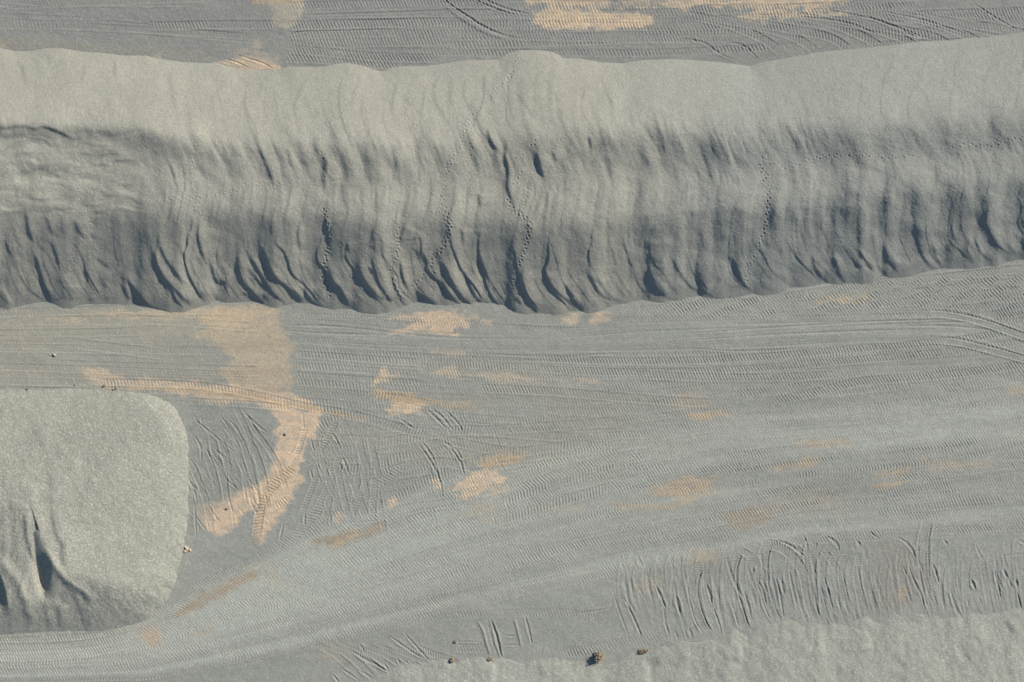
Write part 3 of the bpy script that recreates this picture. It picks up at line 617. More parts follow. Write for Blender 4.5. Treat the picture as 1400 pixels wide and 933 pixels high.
trails = [([(470, 150), (452, 165), (440, 180), (437, 195), (442, 215), (446, 232), (440, 248)], 1.0), ([(443, 285), (446, 300), (449, 320), (450, 332), (447, 346), (443, 360), (441, 375), (445, 390), (453, 406)], 1.7),
          ([(446, 300), (450, 318), (448, 345), (445, 365), (446, 385)], 1.4),
          ([(707, 76), (697, 105), (672, 130), (655, 148), (640, 168), (632, 185), (625, 205), (615, 222), (610, 240)], 1.3), ([(610, 240), (606, 258), (604, 275), (610, 290), (615, 305), (613, 325), (605, 340), (592, 355), (590, 362), (597, 378), (606, 394)], 1.6), ([(612, 296), (615, 312), (608, 335), (596, 350)], 1.4),
          ([(643, 165), (645, 185), (642, 210), (640, 225), (643, 245), (637, 268), (630, 285)], .9), ([(733, 193), (724, 203)], 1.5), ([(716, 212), (717, 222)], 1.3), ([(714, 236), (702, 254)], 1.3), ([(694, 264), (696, 280), (708, 292), (718, 300), (723, 310), (722, 325), (718, 340), (712, 355), (705, 370), (700, 385), (697, 400), (694, 412)], 1.7),
          ([(708, 290), (718, 298), (724, 308), (722, 322), (716, 345)], 1.5), ([(727, 255), (721, 266), (715, 280), (710, 292)], 1.0), ([(543, 297), (543, 320), (545, 335), (542, 350), (537, 362), (534, 370), (541, 390), (550, 410)], 1.4), ([(544, 320), (545, 345), (537, 362)], 1.2), ([(580, 377), (568, 388), (556, 405)], 1.2),
          ([(1043, 215), (1040, 225), (1042, 240), (1048, 255), (1050, 270), (1050, 285), (1047, 300), (1045, 315), (1040, 330), (1032, 350), (1025, 365), (1020, 380), (1017, 397)], 1.2), ([(1047, 235), (1051, 262), (1049, 290), (1046, 310), (1036, 338)], 1.2),
          ([(1043, 216), (1058, 227), (1078, 229), (1110, 218), (1135, 214), (1165, 212), (1200, 214), (1230, 215), (1255, 212)], 1.0), ([(1300, 200), (1330, 199), (1350, 200), (1380, 192), (1400, 189)], 1.1), ([(272, 145), (271, 165), (267, 185), (263, 240), (268, 262), (275, 272), (258, 288)], .9), ([(202, 275), (245, 272), (290, 267), (320, 262), (335, 254), (380, 253), (398, 249), (402, 244)], .9),
          ([(558, 160), (568, 175), (566, 195), (560, 212)], .9), ([(880, 86), (865, 100), (850, 118), (838, 130), (826, 140)], .8), ([(812, 150), (790, 165), (775, 185), (760, 200), (752, 214)], .8), ([(107, 212), (108, 235), (107, 250), (107, 270), (122, 290)], .9), ([(126, 298), (118, 320), (105, 340), (100, 358), (90, 374)], .9), ([(258, 290), (275, 292), (285, 300)], .9),
          ([(462, 180), (458, 205), (452, 225)], .8), ([(580, 100), (560, 130), (540, 160), (520, 180)], .5), ([(715, 90), (680, 135), (664, 165)], .4), ([(228, 402), (224, 412)], 1.0), ([(606, 270), (601, 290), (612, 308)], .8), ([(50, 172), (54, 166), (60, 160), (56, 140)], .5)]
for k, (p, d) in enumerate(trails): steps_trail(D, p, 5.0 if d < 1.3 else 4.6, 1.1, d * .7, 1.5, .94, k)
ridge_z = P + D

# ================================================================== ROUND PILE (left)
out = [(-420, 540), (-100, 534), (0, 533), (60, 532), (140, 533), (165, 536), (200, 540), (225, 548), (241, 562), (250, 582), (256, 612), (259, 650), (258, 690), (255, 720), (250, 745), (244, 772), (240, 796), (226, 828),
       (196, 852), (166, 863), (122, 868), (82, 869), (40, 873), (0, 876), (-100, 880), (-420, 880)]
def sdist(pts):
    p = np.array(pts, float); x, y = U, V
    i0, i1 = np.searchsorted(us, [-600, 520]); j0, j1 = np.searchsorted(vs, [300, 1130])
    w = (slice(j0, j1), slice(i0, i1)); x = U[w]; y = V[w]
    best = np.full(x.shape, 1e9, np.float32); ins = np.zeros(x.shape, bool)
    for k in range(len(p)):
        a = p[k]; b = p[(k + 1) % len(p)]; ex, ey = b - a
        t = np.clip(((x - a[0]) * ex + (y - a[1]) * ey) / (ex * ex + ey * ey), 0, 1)
        best = np.minimum(best, np.hypot(x - a[0] - t * ex, y - a[1] - t * ey))
        c = (a[1] > y) != (b[1] > y)
        ins ^= c & (x < a[0] + (y - a[1]) * ex / (ey if abs(ey) > 1e-9 else 1e-9))
    return w, np.where(ins, best, -best)
wp, di = sdist(out)
x, y = U[wp], V[wp]
low = np.interp(x, [-600, 0, 60, 130, 200, 260], [878, 874, 870, 868, 850, 800])
# dome rising from the back and the right; worn lobes and gullies at the front
ra = np.maximum(.30 * (y - 531) + 1.5, .05); rb = np.maximum(.31 * (261 - x) + 2, .05)
dome = (ra ** -1.5 + rb ** -1.5) ** (-1 / 1.5)
def left_of(pts):
    o = np.full(U.shape, -200.0, np.float32)
    w_, d_, _, _ = field(pts, 190, 6)
    dd = -d_; dd[d_ > 1e5] = -200
    o[w_] = dd
    return o[wp]
l1 = left_of([(54, 728), (60, 745), (74, 772), (88, 790), (112, 806), (132, 826), (152, 843), (205, 870)])
l2 = left_of([(-40, 725), (-14, 758), (2, 790), (9, 815), (14, 850)])
ap = np.minimum(.60 * (low - y), 21 + .10 * (low - y))
ap = ap + (.50 * (low - y) - ap) * sstep(54, 84, x)
ap = ap - 10 * np.exp(-((x - 56 - (y - 785) * .16) / 7.5) ** 2 - ((y - 788) / 30) ** 2) + 2.0 * fbm((x + .2 * y) / 16, y / 60, 133, 3)
ap2 = ap - 14 * (1 - np.exp(-np.maximum(l2, 0) / 8)) * sstep(856, 822, y)
fr = np.maximum(dome - 1.05 * np.maximum(l1 - 2, -30), ap2)
fr = np.where(l1 > -25, fr, dome + 31)
front = .60 * (low - y)
k = 3.0
def smin(a, b, k): return -k * np.logaddexp(-a / k, -b / k)
m0 = smin(smin(dome, fr, 2.2), front, k)
m0 = np.where(m0 > 0, m0 * (1 - .5 * np.exp(-m0 / 5) * sstep(790, 760, y)), m0)
di = di + 2.5 * fbm(x / 18, y / 18, 137, 3) + 1.4 * fbm(x / 7, y / 7, 139, 2)
sd = np.where(di < 0, di * .6, np.minimum(di * .5, 400))
pile = np.full_like(U, -40.0)
kk = 2.0
m0 = -kk * np.log(np.exp(-np.clip(m0, -200, 400) / kk) + np.exp(-np.clip(sd, -60, 400) / kk))
pile[wp] = m0
E = np.zeros_like(U)
stp = lambda p, A, s=3, wr=22, wl=12, f0=.3, f1=.15: step_stroke(E, p, A, s, wr, wl, f0, f1)
stp([(30, 694), (33, 712), (36, 735), (40, 752), (46, 772)], 4.5, 3, 16, 10)
stp([(69, 680), (71, 705), (77, 732), (84, 745), (86, 765), (89, 782)], 3.6, 3.6, 18, 12)
stp([(57, 812), (61, 830), (65, 850), (69, 864)], 5, 5, 14, 9); stp([(77, 822), (80, 840), (82, 862)], 4.5, 4, 12, 8)
stp([(70, 640), (69, 662), (68, 690)], 3.0, 6, 14, 12); stp([(120, 650), (121, 676)], 2.4, 6, 12, 10); stp([(36, 656), (35, 690)], 3, 7, 14, 12); stp([(15, 680), (14, 700)], 3, 6); stp([(100, 690), (96, 715)], 1.6, 8)
ridge(E, [(-5, 760), (20, 790), (34, 818), (42, 850)], 2.6, 7)
ridge(E, [(60, 745), (75, 773), (89, 791), (112, 807), (131, 826)], 2.4, 5)
stp([(26, 810), (34, 830), (40, 858)], 3, 6); stp([(110, 846), (130, 856), (150, 860)], 2.2, 5)
E += 1.3 * fbm(U / 30, V / 40, 131, 3) + .4 * fbm(U / 9, V / 9, 141, 3) + .3 * rng.normal(0, .55, U.shape).astype(np.float32) * (sstep(-40, 0, U) + .2)
for p in ([(228, 560), (232, 566)], [(236, 564), (241, 570), (245, 573)], [(234, 575), (238, 581)]): rut(E, p, 1.6, 1.0, .2, .1, .1)
pile_z = pile + E * sstep(-6, 14, pile)

# ================================================================== BANK (bottom right)
bank_edge = [(-600, 1060), (300, 985), (430, 950), (500, 930), (545, 908), (600, 902), (640, 900), (680, 899), (720, 901), (770, 900), (800, 905), (830, 905), (860, 898), (885, 894), (905, 886), (930, 880), (965, 872), (1000, 868), (1022, 872),
             (1045, 858), (1070, 851), (1095, 854), (1120, 852), (1160, 858), (1185, 848), (1215, 845), (1250, 841), (1280, 843), (1320, 843), (1350, 838), (1400, 842), (2000, 830)]
yE = smooth1(curve(bank_edge), 4)[None, :] + 9 * fbm(U / 24, U * 0 + 3.3, 155, 3)
yEs = smooth1(curve(bank_edge), 70)[None, :]
bank = .19 * (V - yEs) + .24 * (yEs - yE) * np.exp(-np.clip(V - yE, 0, 300) / 20)
bank = bank - .19 * softplus(V - yE - 330, 20) - .5 * softplus(V - yE - 480, 10) - .4 * softplus(420 - U, 12) - .4 * softplus(U - 1900, 12)
B = (1.5 * fbm((U - .15 * V) / 40, V / 60, 151, 3) + .9 * fbm((U - .2 * V) / 18, V / 24, 153, 3)) * sstep(0, 14, V - yE) + .5 * fbm(U / 10, V / 11, 161, 3) + .18 * rng.normal(0, .55, U.shape).astype(np.float32)
stb = lambda p, A, s=4, wr=18, wl=12, f0=.15, f1=.4: step_stroke(B, p, A, s, wr, wl, f0, f1)
for p, a in (([(1006, 872), (1012, 884), (1013, 905)][::-1], 2.2), ([(1120, 855), (1124, 875), (1128, 900)][::-1], 2.6), ([(1180, 852), (1188, 872), (1194, 892)][::-1], 3.0), ([(674, 900), (675, 920), (673, 945)][::-1], 2.6), ([(733, 904), (740, 920), (744, 935)], 2.0),
             ([(810, 906), (816, 925), (818, 945)][::-1], 2.2), ([(880, 898), (886, 915), (888, 940)][::-1], 3.0), ([(1225, 850), (1232, 880), (1236, 910)][::-1], 2.0), ([(1290, 850), (1305, 880), (1315, 910)][::-1], 1.6), ([(1374, 846), (1380, 858), (1388, 870)], 2.6), ([(1045, 868), (1050, 895)], 1.5), ([(1340, 850), (1350, 880)][::-1], 2), ([(893, 896), (898, 905), (903, 914)], 2.6)):
    stb(p, a)
bank_z = bank + B * sstep(-3, 10, V - yE)

# ================================================================== COLOUR OF THE MATERIALS (albedo)
def lin(r, g, b): return np.array([r, g, b], np.float32)
GREY = lin(.268, .275, .247); GREY_UP = lin(.238, .242, .222)
col = np.empty(U.shape + (4,), np.float32)
col[..., :3] = GREY
upm = sstep(250, 150, V)[..., None]
col[..., :3] = col[..., :3] * (1 - upm) + GREY_UP * upm
col[..., :3] *= (1 + .07 * fbm(U / 90, V / 30, 171, 4) + .05 * fbm(U / 18, V / 8, 181, 3))[..., None]
col[..., 3] = .5
pale = hmask * (.35 + .55 * lane + .7 * fbm(U / 300, hq * 9, 191, 4, .6) + .35 * sstep(700, 200, U))
pale = np.clip(pale, 0, 1.3)
PALE = lin(.352, .366, .322)
col[..., :3] = col[..., :3] * (1 - .75 * pale[..., None]) + PALE * .75 * pale[..., None]
# middle strip: long faint streaks
olive = np.clip(sstep(470, 250, U) * sstep(415, 425, V) * sstep(560, 520, V) + .8 * sstep(380, 450, U) * sstep(1000, 760, U) * sstep(470, 520, V) * sstep(690, 600, V), 0, 1) * np.clip(.6 + .9 * fbm(U / 120, V / 26, 211, 3), 0, 1)
col[..., :3] = col[..., :3] * (1 - .7 * olive[..., None]) + lin(.298, .284, .234) * .7 * olive[..., None]
mq = sstep(415, 440, V) * sstep(640, 560, V)
col[..., :3] *= (1 + mq * .09 * fbm(U / 260, V / 6, 201, 3, .6))[..., None]
# brownish fines on the left of the upper and middle yards
def tint(pts, c, k, soft=6, rough=6, scale=22, seed=0, frag=0):
    w, m = poly_mask(pts, soft, rough, scale, seed)
    if frag: m = sstep(.10, .90, m + frag * fbm(U[w] / 13, V[w] / 3.2, 560 + seed, 3))
    m = (m * k * np.clip(.88 + .55 * fbm(U[w] / 9, V[w] / 3, 500 + seed, 3), .3, 1.08))[..., None]
    col[w + (slice(0, 3),)] = col[w + (slice(0, 3),)] * (1 - m) + np.array(c, np.float32) * m
    return w, m[..., 0]
sandm = np.zeros_like(U)
def sand(pts, c, k=1.0, soft=2.5, rough=4, scale=16, seed=0):
    w, m = tint(pts, c, k, soft * 2.1, rough * 1.3, scale, seed, .3)
    sandm[w] = np.maximum(sandm[w], m)
TAN = (.51, .408, .285); PINK = (.55, .425, .297); OCH = (.44, .33, .205); BRN = (.31, .25, .18)
tint([(-160, 52), (0, 48), (120, 60), (280, 72), (300, 86), (200, 78), (100, 70), (-160, 72)], (.262, .252, .212), .7, 5, 4, 30, 1)
tint([(-160, 425), (0, 425), (120, 420), (290, 425), (330, 450), (180, 480), (60, 480), (-160, 470)], (.325, .31, .25), .7, 12, 8, 40, 2)
tint([(-160, 490), (0, 486), (150, 500), (120, 520), (-160, 512)], (.325, .31, .255), .6, 8, 6, 40, 3)
tint([(366, -20), (415, -20), (416, 22), (400, 38), (376, 36)], (.35, .325, .255), .9, 3, 3, 14, 4)
tint([(340, -20), (412, -20), (412, 3), (345, 6)], OCH, .6, 3, 3, 14, 5)
sand([(728, 14), (745, 9), (770, 12), (800, 15), (850, 16), (893, 22), (890, 36), (860, 41), (800, 40), (740, 38), (728, 30)], TAN, .95, 2.5, 4, 18, 6)
sand([(690, -30), (832, -30), (834, 7), (780, 10), (720, 4)], TAN, .8, 3, 4, 18, 7)
sand([(840, -20), (895, -20), (888, 12), (868, 8), (850, 12)], TAN, .55, 3, 7, 8, 8)
sand([(900, -20), (1180, -20), (1160, 6), (1120, 12), (1060, 10), (930, 11), (905, 6)], TAN, .75, 3, 6, 14, 9)
sand([(1010, 22), (1040, 14), (1140, 12), (1165, 18), (1120, 22), (1060, 25), (1020, 30)], TAN, .6, 3, 6, 12, 10)
sand([(296, 88), (310, 80), (345, 80), (372, 86), (380, 96), (345, 98), (318, 95)], PINK, .75, 3, 4, 14, 11)
sand([(320, 70), (370, 76), (392, 90), (360, 92), (320, 84)], TAN, .35, 6, 5, 16, 12)
sand([(345, 57), (356, 58), (354, 66), (346, 65)], TAN, .6, 3, 2, 8, 13); sand([(206, 75), (222, 74), (222, 81), (208, 81)], TAN, .5, 3, 2, 8, 14); sand([(-20, 62), (6, 60), (8, 100), (-20, 95)], PINK, .3, 4, 4, 14, 15)
sand([(60, 440), (140, 428), (200, 422), (270, 420), (330, 424), (378, 428), (330, 448), (280, 438), (200, 432), (120, 436)], TAN, .6, 6, 5, 26, 16)
sand([(262, 432), (300, 422), (345, 418), (378, 424), (384, 448), (398, 470), (404, 488), (396, 500), (398, 530), (372, 540), (330, 532), (300, 512), (316, 490), (292, 468), (262, 462), (290, 448)], (.47, .375, .255), .62, 4, 4, 20, 17)
sand([(112, 503), (128, 503), (150, 510), (172, 518), (260, 522), (330, 528), (392, 538), (440, 556), (434, 566), (405, 562), (350, 552), (318, 548), (300, 558), (282, 552), (258, 542), (200, 532), (150, 532), (118, 524)], PINK, .7, 2.5, 4, 18, 18)
sand([(362, 545), (400, 558), (436, 566), (432, 590), (420, 606), (410, 630), (412, 660), (396, 690), (370, 722), (352, 742), (352, 706), (364, 684), (338, 702), (318, 726), (292, 734), (276, 720), (268, 704), (284, 690), (310, 690), (336, 672), (356, 666), (368, 640), (378, 620), (384, 596), (374, 568)], PINK, .95, 3.5, 4, 18, 19)
sand([(262, 688), (300, 684), (330, 672), (350, 664), (340, 680), (300, 696), (270, 700)], PINK, .4, 4, 4, 14, 20)
sand([(530, 434), (560, 428), (585, 430), (622, 427), (650, 434), (642, 450), (612, 459), (575, 457), (532, 456), (560, 448), (575, 440)], PINK, .8, 3, 5, 16, 21)
sand([(655, 437), (672, 437), (670, 444), (656, 443)], PINK, .6, 2.5, 3, 8, 22); sand([(765, 441), (782, 430), (797, 427), (790, 443)], TAN, .75, 3, 3, 10, 23); sand([(805, 436), (818, 428), (838, 430), (830, 440), (812, 443)], TAN, .75, 3, 3, 10, 24)
sand([(583, 478), (612, 478), (636, 484), (610, 486)], TAN, .5, 3, 3, 12, 25); sand([(510, 527), (516, 510), (524, 502), (532, 510), (548, 514), (528, 522)], TAN, .85, 2, 3, 10, 26); sand([(590, 506), (612, 502), (626, 506), (622, 519), (594, 518)], TAN, .5, 3, 4, 12, 27)
sand([(508, 530), (540, 538), (570, 542), (600, 552), (570, 556), (540, 552), (512, 544)], OCH, .7, 3, 4, 14, 28); sand([(524, 558), (545, 550), (580, 554), (572, 562), (548, 566), (536, 570)], PINK, .8, 2.5, 3, 12, 29)
sand([(600, 546), (640, 550), (650, 556), (600, 558)], OCH, .35, 4, 4, 16, 30); sand([(640, 510), (690, 512), (742, 520), (715, 523), (665, 518)], TAN, .5, 3, 4, 14, 31); sand([(785, 518), (812, 516), (816, 522), (790, 524)], TAN, .55, 3, 3, 12, 32)
sand([(938, 566), (965, 563), (1000, 567), (965, 575), (942, 573)], OCH, .75, 3, 3, 12, 33); sand([(920, 535), (960, 540), (980, 562), (920, 560)], OCH, .25, 8, 6, 20, 34); sand([(650, 632), (680, 620), (720, 622), (712, 632), (660, 640)], OCH, .75, 3, 4, 14, 35)
sand([(622, 668), (640, 648), (660, 641), (682, 642), (690, 655), (672, 670), (650, 678), (632, 682)], PINK, .8, 2.5, 5, 9, 36); sand([(660, 678), (690, 664), (696, 670), (676, 684)], TAN, .5, 2.5, 4, 9, 37)
sand([(586, 655), (598, 655), (602, 666), (594, 668)], PINK, .75, 2, 2, 8, 38); sand([(532, 684), (538, 677), (543, 684), (536, 698), (529, 696)], PINK, .8, 2, 2, 8, 39); sand([(456, 712), (464, 698), (470, 704), (462, 716)], PINK, .6, 2, 2, 8, 40)
sand([(424, 742), (440, 733), (462, 730), (500, 722), (528, 714), (526, 726), (490, 738), (460, 748), (448, 742), (428, 750)], BRN, .75, 3, 4, 12, 41); sand([(452, 744), (470, 733), (492, 730), (470, 745), (456, 752)], OCH, .6, 3, 3, 10, 42)
sand([(885, 668), (930, 656), (985, 652), (975, 664), (920, 678), (890, 680)], OCH, .55, 5, 6, 20, 43); sand([(925, 668), (970, 664), (985, 672), (930, 690), (915, 682)], OCH, .5, 6, 6, 20, 44); sand([(985, 702), (1060, 692), (1062, 704), (1020, 722), (990, 722)], BRN, .6, 6, 6, 24, 45)
sand([(1050, 640), (1112, 626), (1120, 632), (1066, 645)], OCH, .5, 4, 5, 16, 46); sand([(1080, 602), (1170, 602), (1166, 609), (1100, 609)], OCH, .5, 4, 4, 18, 47); sand([(1190, 645), (1240, 640), (1244, 648), (1200, 652)], OCH, .5, 3, 4, 14, 48); sand([(1190, 664), (1240, 660), (1236, 668), (1200, 668)], OCH, .55, 3, 4, 14, 49)
sand([(1260, 630), (1360, 628), (1350, 640), (1280, 640)], OCH, .35, 6, 6, 18, 50); sand([(1060, 680), (1160, 672), (1150, 700), (1070, 700)], (.33, .27, .19), .35, 10, 8, 26, 51); sand([(188, 864), (205, 856), (222, 858), (220, 878), (198, 882)], (.46, .30, .19), .6, 6, 4, 16, 52)
sand([(222, 852), (250, 828), (300, 798), (345, 780), (350, 790), (305, 815), (260, 838)], BRN, .75, 4, 3, 18, 53); sand([(262, 864), (290, 854), (286, 866), (266, 872)], OCH, .3, 5, 4, 14, 54); sand([(1118, 409), (1145, 406), (1186, 408), (1176, 416), (1140, 414)], (.46, .37, .23), .55, 3, 6, 8, 55)
sand([(730, 690), (800, 688), (800, 698), (740, 698)], OCH, .25, 5, 5, 18, 56); sand([(830, 688), (930, 690), (920, 698), (840, 698)], OCH, .4, 4, 4, 18, 57); sand([(340, 780), (372, 770), (400, 800), (370, 805)], OCH, .22, 8, 5, 18, 58); sand([(640, 686), (690, 690), (670, 712), (640, 704)], OCH, .3, 5, 6, 14, 59)
tint([(1190, 740), (1255, 750), (1270, 790), (1240, 830), (1180, 850), (1190, 800)], (.245, .225, .195), .5, 10, 8, 26, 60); sand([(1226, 808), (1240, 806), (1240, 822), (1228, 822)], OCH, .45, 4, 3, 10, 61); sand([(940, 755), (970, 750), (985, 766), (950, 776)], OCH, .3, 6, 5, 14, 62); sand([(870, 795), (900, 790), (900, 812), (872, 812)], OCH, .22, 6, 6, 14, 63)
sand([(1380, 530), (1420, 525), (1420, 536), (1385, 540)], OCH, .4, 4, 4, 12, 64); sand([(440, 885), (470, 880), (480, 905), (440, 905)], OCH, .2, 8, 6, 18, 65)
for y0 in (470, 505, 535): tint([(300, y0), (380, y0 - 4), (398, y0), (370, y0 + 8), (310, y0 + 9)], BRN, .35, 4, 4, 20, 66 + y0)
tint([(250, 540), (330, 552), (372, 560), (374, 600), (360, 650), (300, 690), (262, 740), (256, 640)], (.235, .24, .215), .55, 8, 6, 26, 70)
sand([(408, 636), (398, 634), (372, 652), (354, 678), (346, 715), (344, 742), (356, 742), (360, 712), (370, 682), (390, 660)], (.36, .275, .19), .45, 1.5, 1.5, 12, 71)
sand([(150, 527), (260, 530), (345, 540), (430, 556), (500, 570), (500, 575), (420, 562), (340, 547), (260, 537), (150, 532)], (.36, .275, .17), .55, 1.5, 1.5, 16, 72)
# stone spilled round the foot of the round pile
o_ = np.clip(np.exp(-np.maximum(-di - 1, 0) / 14) * (.55 + .9 * fbm(x / 5, y / 5, 520, 3)), 0, .8)[..., None]
col[wp + (slice(0, 3),)] = col[wp + (slice(0, 3),)] * (1 - o_) + np.array((.325, .325, .272), np.float32) * o_
col[wp + (3,)] = np.maximum(col[wp + (3,)], o_[..., 0] * 1.2)
groundcol = col
def plain(c, k1=.06, seed=400, speck=.5):
    a = np.empty(U.shape + (4,), np.float32)
    a[..., :3] = np.array(c, np.float32)
    a[..., :3] *= (1 + k1 * fbm(U / 70, V / 50, seed, 4))[..., None]
    a[..., 3] = speck
    return a
ridgecol = plain((.303, .298, .254), .05, 410, .45)
cool = sstep(780, 1050, U)[..., None]
ridgecol[..., :3] = ridgecol[..., :3] * (1 - cool) + np.array((.270, .276, .248), np.float32) * (1 + .05 * fbm(U / 60, V / 60, 415, 3))[..., None] * cool
pilecol = plain((.302, .301, .256), .07, 420, 1.0)
bankcol = plain((.290, .295, .258), .06, 430, .85)

# ================================================================== MESHES
for o in list(bpy.data.objects): bpy.data.objects.remove(o)
scene = bpy.context.scene
COL = scene.collection

def gravel_material(name, rough=.95):
    m = bpy.data.materials.new(name); m.use_nodes = True
    nt = m.node_tree; N = nt.nodes; L = nt.links
    bs = N['Principled BSDF']; bs.inputs['Roughness'].default_value = rough
    bs.inputs['Specular IOR Level'].default_value = .15
    at = N.new('ShaderNodeVertexColor'); at.layer_name = 'albedo'
    tc = N.new('ShaderNodeTexCoord')
    n1 = N.new('ShaderNodeTexNoise'); n1.inputs['Scale'].default_value = 9.5; n1.inputs['Detail'].default_value = 3; n1.inputs['Roughness'].default_value = .75
    n2 = N.new('ShaderNodeTexVoronoi'); n2.inputs['Scale'].default_value = 8.5
    n3 = N.new('ShaderNodeTexNoise'); n3.inputs['Scale'].default_value = 1.1; n3.inputs['Detail'].default_value = 4
    for n in (n1, n2, n3): L.new(tc.outputs['Object'], n.inputs['Vector'])
    def math_(op, a, b):
        k = N.new('ShaderNodeMath'); k.operation = op
        for i, q in enumerate((a, b)):
            if hasattr(q, 'links') or not isinstance(q, (int, float)): L.new(q, k.inputs[i])
            else: k.inputs[i].default_value = q
        return k.outputs[0]
    sep = N.new('ShaderNodeSeparateColor'); L.new(n2.outputs['Color'], sep.inputs['Color'])
    g = math_('MULTIPLY', math_('SUBTRACT', n1.outputs['Fac'], .5), .95)        # fine grain
    st_ = math_('POWER', sep.outputs[0], 5.0)                                   # a few paler stones
    st_ = math_('MULTIPLY', math_('SUBTRACT', st_, .16), math_('MULTIPLY', at.outputs['Alpha'], .42))
    lo = math_('MULTIPLY', math_('SUBTRACT', n3.outputs['Fac'], .5), .16)
    f = math_('ADD', math_('ADD', math_('ADD', g, st_), lo), 1.0)
    mx = N.new('ShaderNodeVectorMath'); mx.operation = 'SCALE'
    L.new(at.outputs['Color'], mx.inputs[0]); L.new(f, mx.inputs['Scale'])
    L.new(mx.outputs[0], bs.inputs['Base Color'])
    bp = N.new('ShaderNodeBump'); bp.inputs['Strength'].default_value = .6; bp.inputs['Distance'].default_value = .07
    L.new(n1.outputs['Fac'], bp.inputs['Height']); L.new(bp.outputs['Normal'], bs.inputs['Normal'])
    return m

MAT_G = gravel_material('yard_gravel'); MAT_R = gravel_material('crushed_stone')

def world_xyz(u, v, z):
    """plan point at height z (plan units) -> metres"""
    h = np.asarray(z) * S
    k = S * (DIST - h) / DIST
    return (u - CX) * k, (CY - v) * k, h

def sheet(name, Z, mask, colour, mat):
    """one mesh from the cells of the terrain grid picked by mask"""
    used = np.zeros((NV, NU), bool)
    used[:-1, :-1] |= mask; used[1:, :-1] |= mask; used[:-1, 1:] |= mask; used[1:, 1:] |= mask
    idx = np.full((NV, NU), -1, np.int32); n = int(used.sum()); idx[used] = np.arange(n, dtype=np.int32)
    X, Y, H = world_xyz(U[used].astype(np.float64), V[used].astype(np.float64), Z[used].astype(np.float64))
    co = np.stack([X, Y, H], 1).astype(np.float32)
    a = idx[:-1, :-1][mask]; b = idx[1:, :-1][mask]; c = idx[1:, 1:][mask]; d = idx[:-1, 1:][mask]
    quads = np.stack([a, b, c, d], 1)
    me = bpy.data.meshes.new(name)
    nf = len(quads)
    me.vertices.add(n); me.vertices.foreach_set('co', co.ravel())
    me.loops.add(nf * 4); me.loops.foreach_set('vertex_index', quads.ravel())
    me.polygons.add(nf)
    me.polygons.foreach_set('loop_start', np.arange(0, nf * 4, 4, dtype=np.int32))
    me.polygons.foreach_set('use_smooth', np.ones(nf, bool))
    at = me.color_attributes.new('albedo', 'FLOAT_COLOR', 'POINT')
    at.data.foreach_set('color', colour[used].ravel().astype(np.float32))
    me.update(calc_edges=True); me.validate()
    me.materials.append(mat)
    o = bpy.data.objects.new(name, me); COL.objects.link(o)
    return o

def cells(a): return (a[:-1, :-1] + a[1:, :-1] + a[:-1, 1:] + a[1:, 1:]) * .25
everything = np.ones((NV - 1, NU - 1), bool)
is_sand = cells(sandm) > .42
inframe = np.zeros_like(is_sand); inframe[np.ix_((vs[:-1] > -100) & (vs[:-1] < 1040), (us[:-1] > -150) & (us[:-1] < 1550))] = True
is_road = (cells(hmask) > .5) & inframe & ~is_sand
for nm, mk in (('ground', ~is_sand & ~is_road), ('haul_road', is_road), ('sandy_ground', is_sand)):
    o = sheet(nm, ground, mk, groundcol, MAT_G); o['kind'] = 'structure'

def heap(name, Z, colour, label, window, group=None):
    m = (cells(Z) > cells(ground) - 1.2)
    u0, u1, v0, v1 = window
    mm = np.zeros_like(m); mm[np.ix_((vs[:-1] > v0) & (vs[:-1] < v1), (us[:-1] > u0) & (us[:-1] < u1))] = True
    o = sheet(name, Z, m & mm, colour, MAT_R)
    o['label'] = label; o['category'] = 'gravel pile'
    return o
heap('gravel_ridge', ridge_z, ridgecol, 'long slumped grey gravel ridge with footprints and furrowed shaded foot', (-700, 2200, 0, 520))
heap('gravel_pile', pile_z, pilecol, 'rounded pale speckled gravel pile with two deep dark gullies at its foot', (-620, 330, 480, 920))
heap('gravel_bank', bank_z, bankcol, 'low smooth grey gravel bank whose scalloped edge meets the dry shrubs and curved wheel ruts', (300, 2200, 800, 1700))

# ================================================================== SMALL THINGS
def surf(u, v):
    i = int(np.argmin(abs(us - u))); j = int(np.argmin(abs(vs - v)))
    z = max(ground[j, i], ridge_z[j, i], pile_z[j, i], bank_z[j, i])
    x, y, h = world_xyz(u, v, z)
    return float(x), float(y), float(h)

def plant_mat(name, c1, c2):
    m = bpy.data.materials.new(name); m.use_nodes = True
    nt = m.node_tree; bs = nt.nodes['Principled BSDF']; bs.inputs['Roughness'].default_value = .9
    n = nt.nodes.new('ShaderNodeTexNoise'); n.inputs['Scale'].default_value = 6
    r = nt.nodes.new('ShaderNodeValToRGB'); r.color_ramp.elements[0].color = c1 + (1,); r.color_ramp.elements[1].color = c2 + (1,)
    r.color_ramp.elements[0].position = .35; r.color_ramp.elements[1].position = .65
    nt.links.new(n.outputs['Fac'], r.inputs['Fac']); nt.links.new(r.outputs['Color'], bs.inputs['Base Color'])
    return m
DRY = plant_mat('dry_twigs', (.22, .165, .11), (.36, .29, .2)); DRYL = plant_mat('dry_leaves', (.36, .29, .2), (.52, .44, .32)); PALE_T = plant_mat('straw', (.40, .30, .18), (.62, .5, .34))

def mesh_obj(name, verts, faces, mat, parent=None, smooth=False):
    me = bpy.data.meshes.new(name); me.from_pydata(verts, [], faces); me.update()
    if smooth: me.polygons.foreach_set('use_smooth', np.ones(len(me.polygons), bool))
    me.materials.append(mat)
    o = bpy.data.objects.new(name, me); COL.objects.link(o)
    if parent: o.parent = parent
    return o

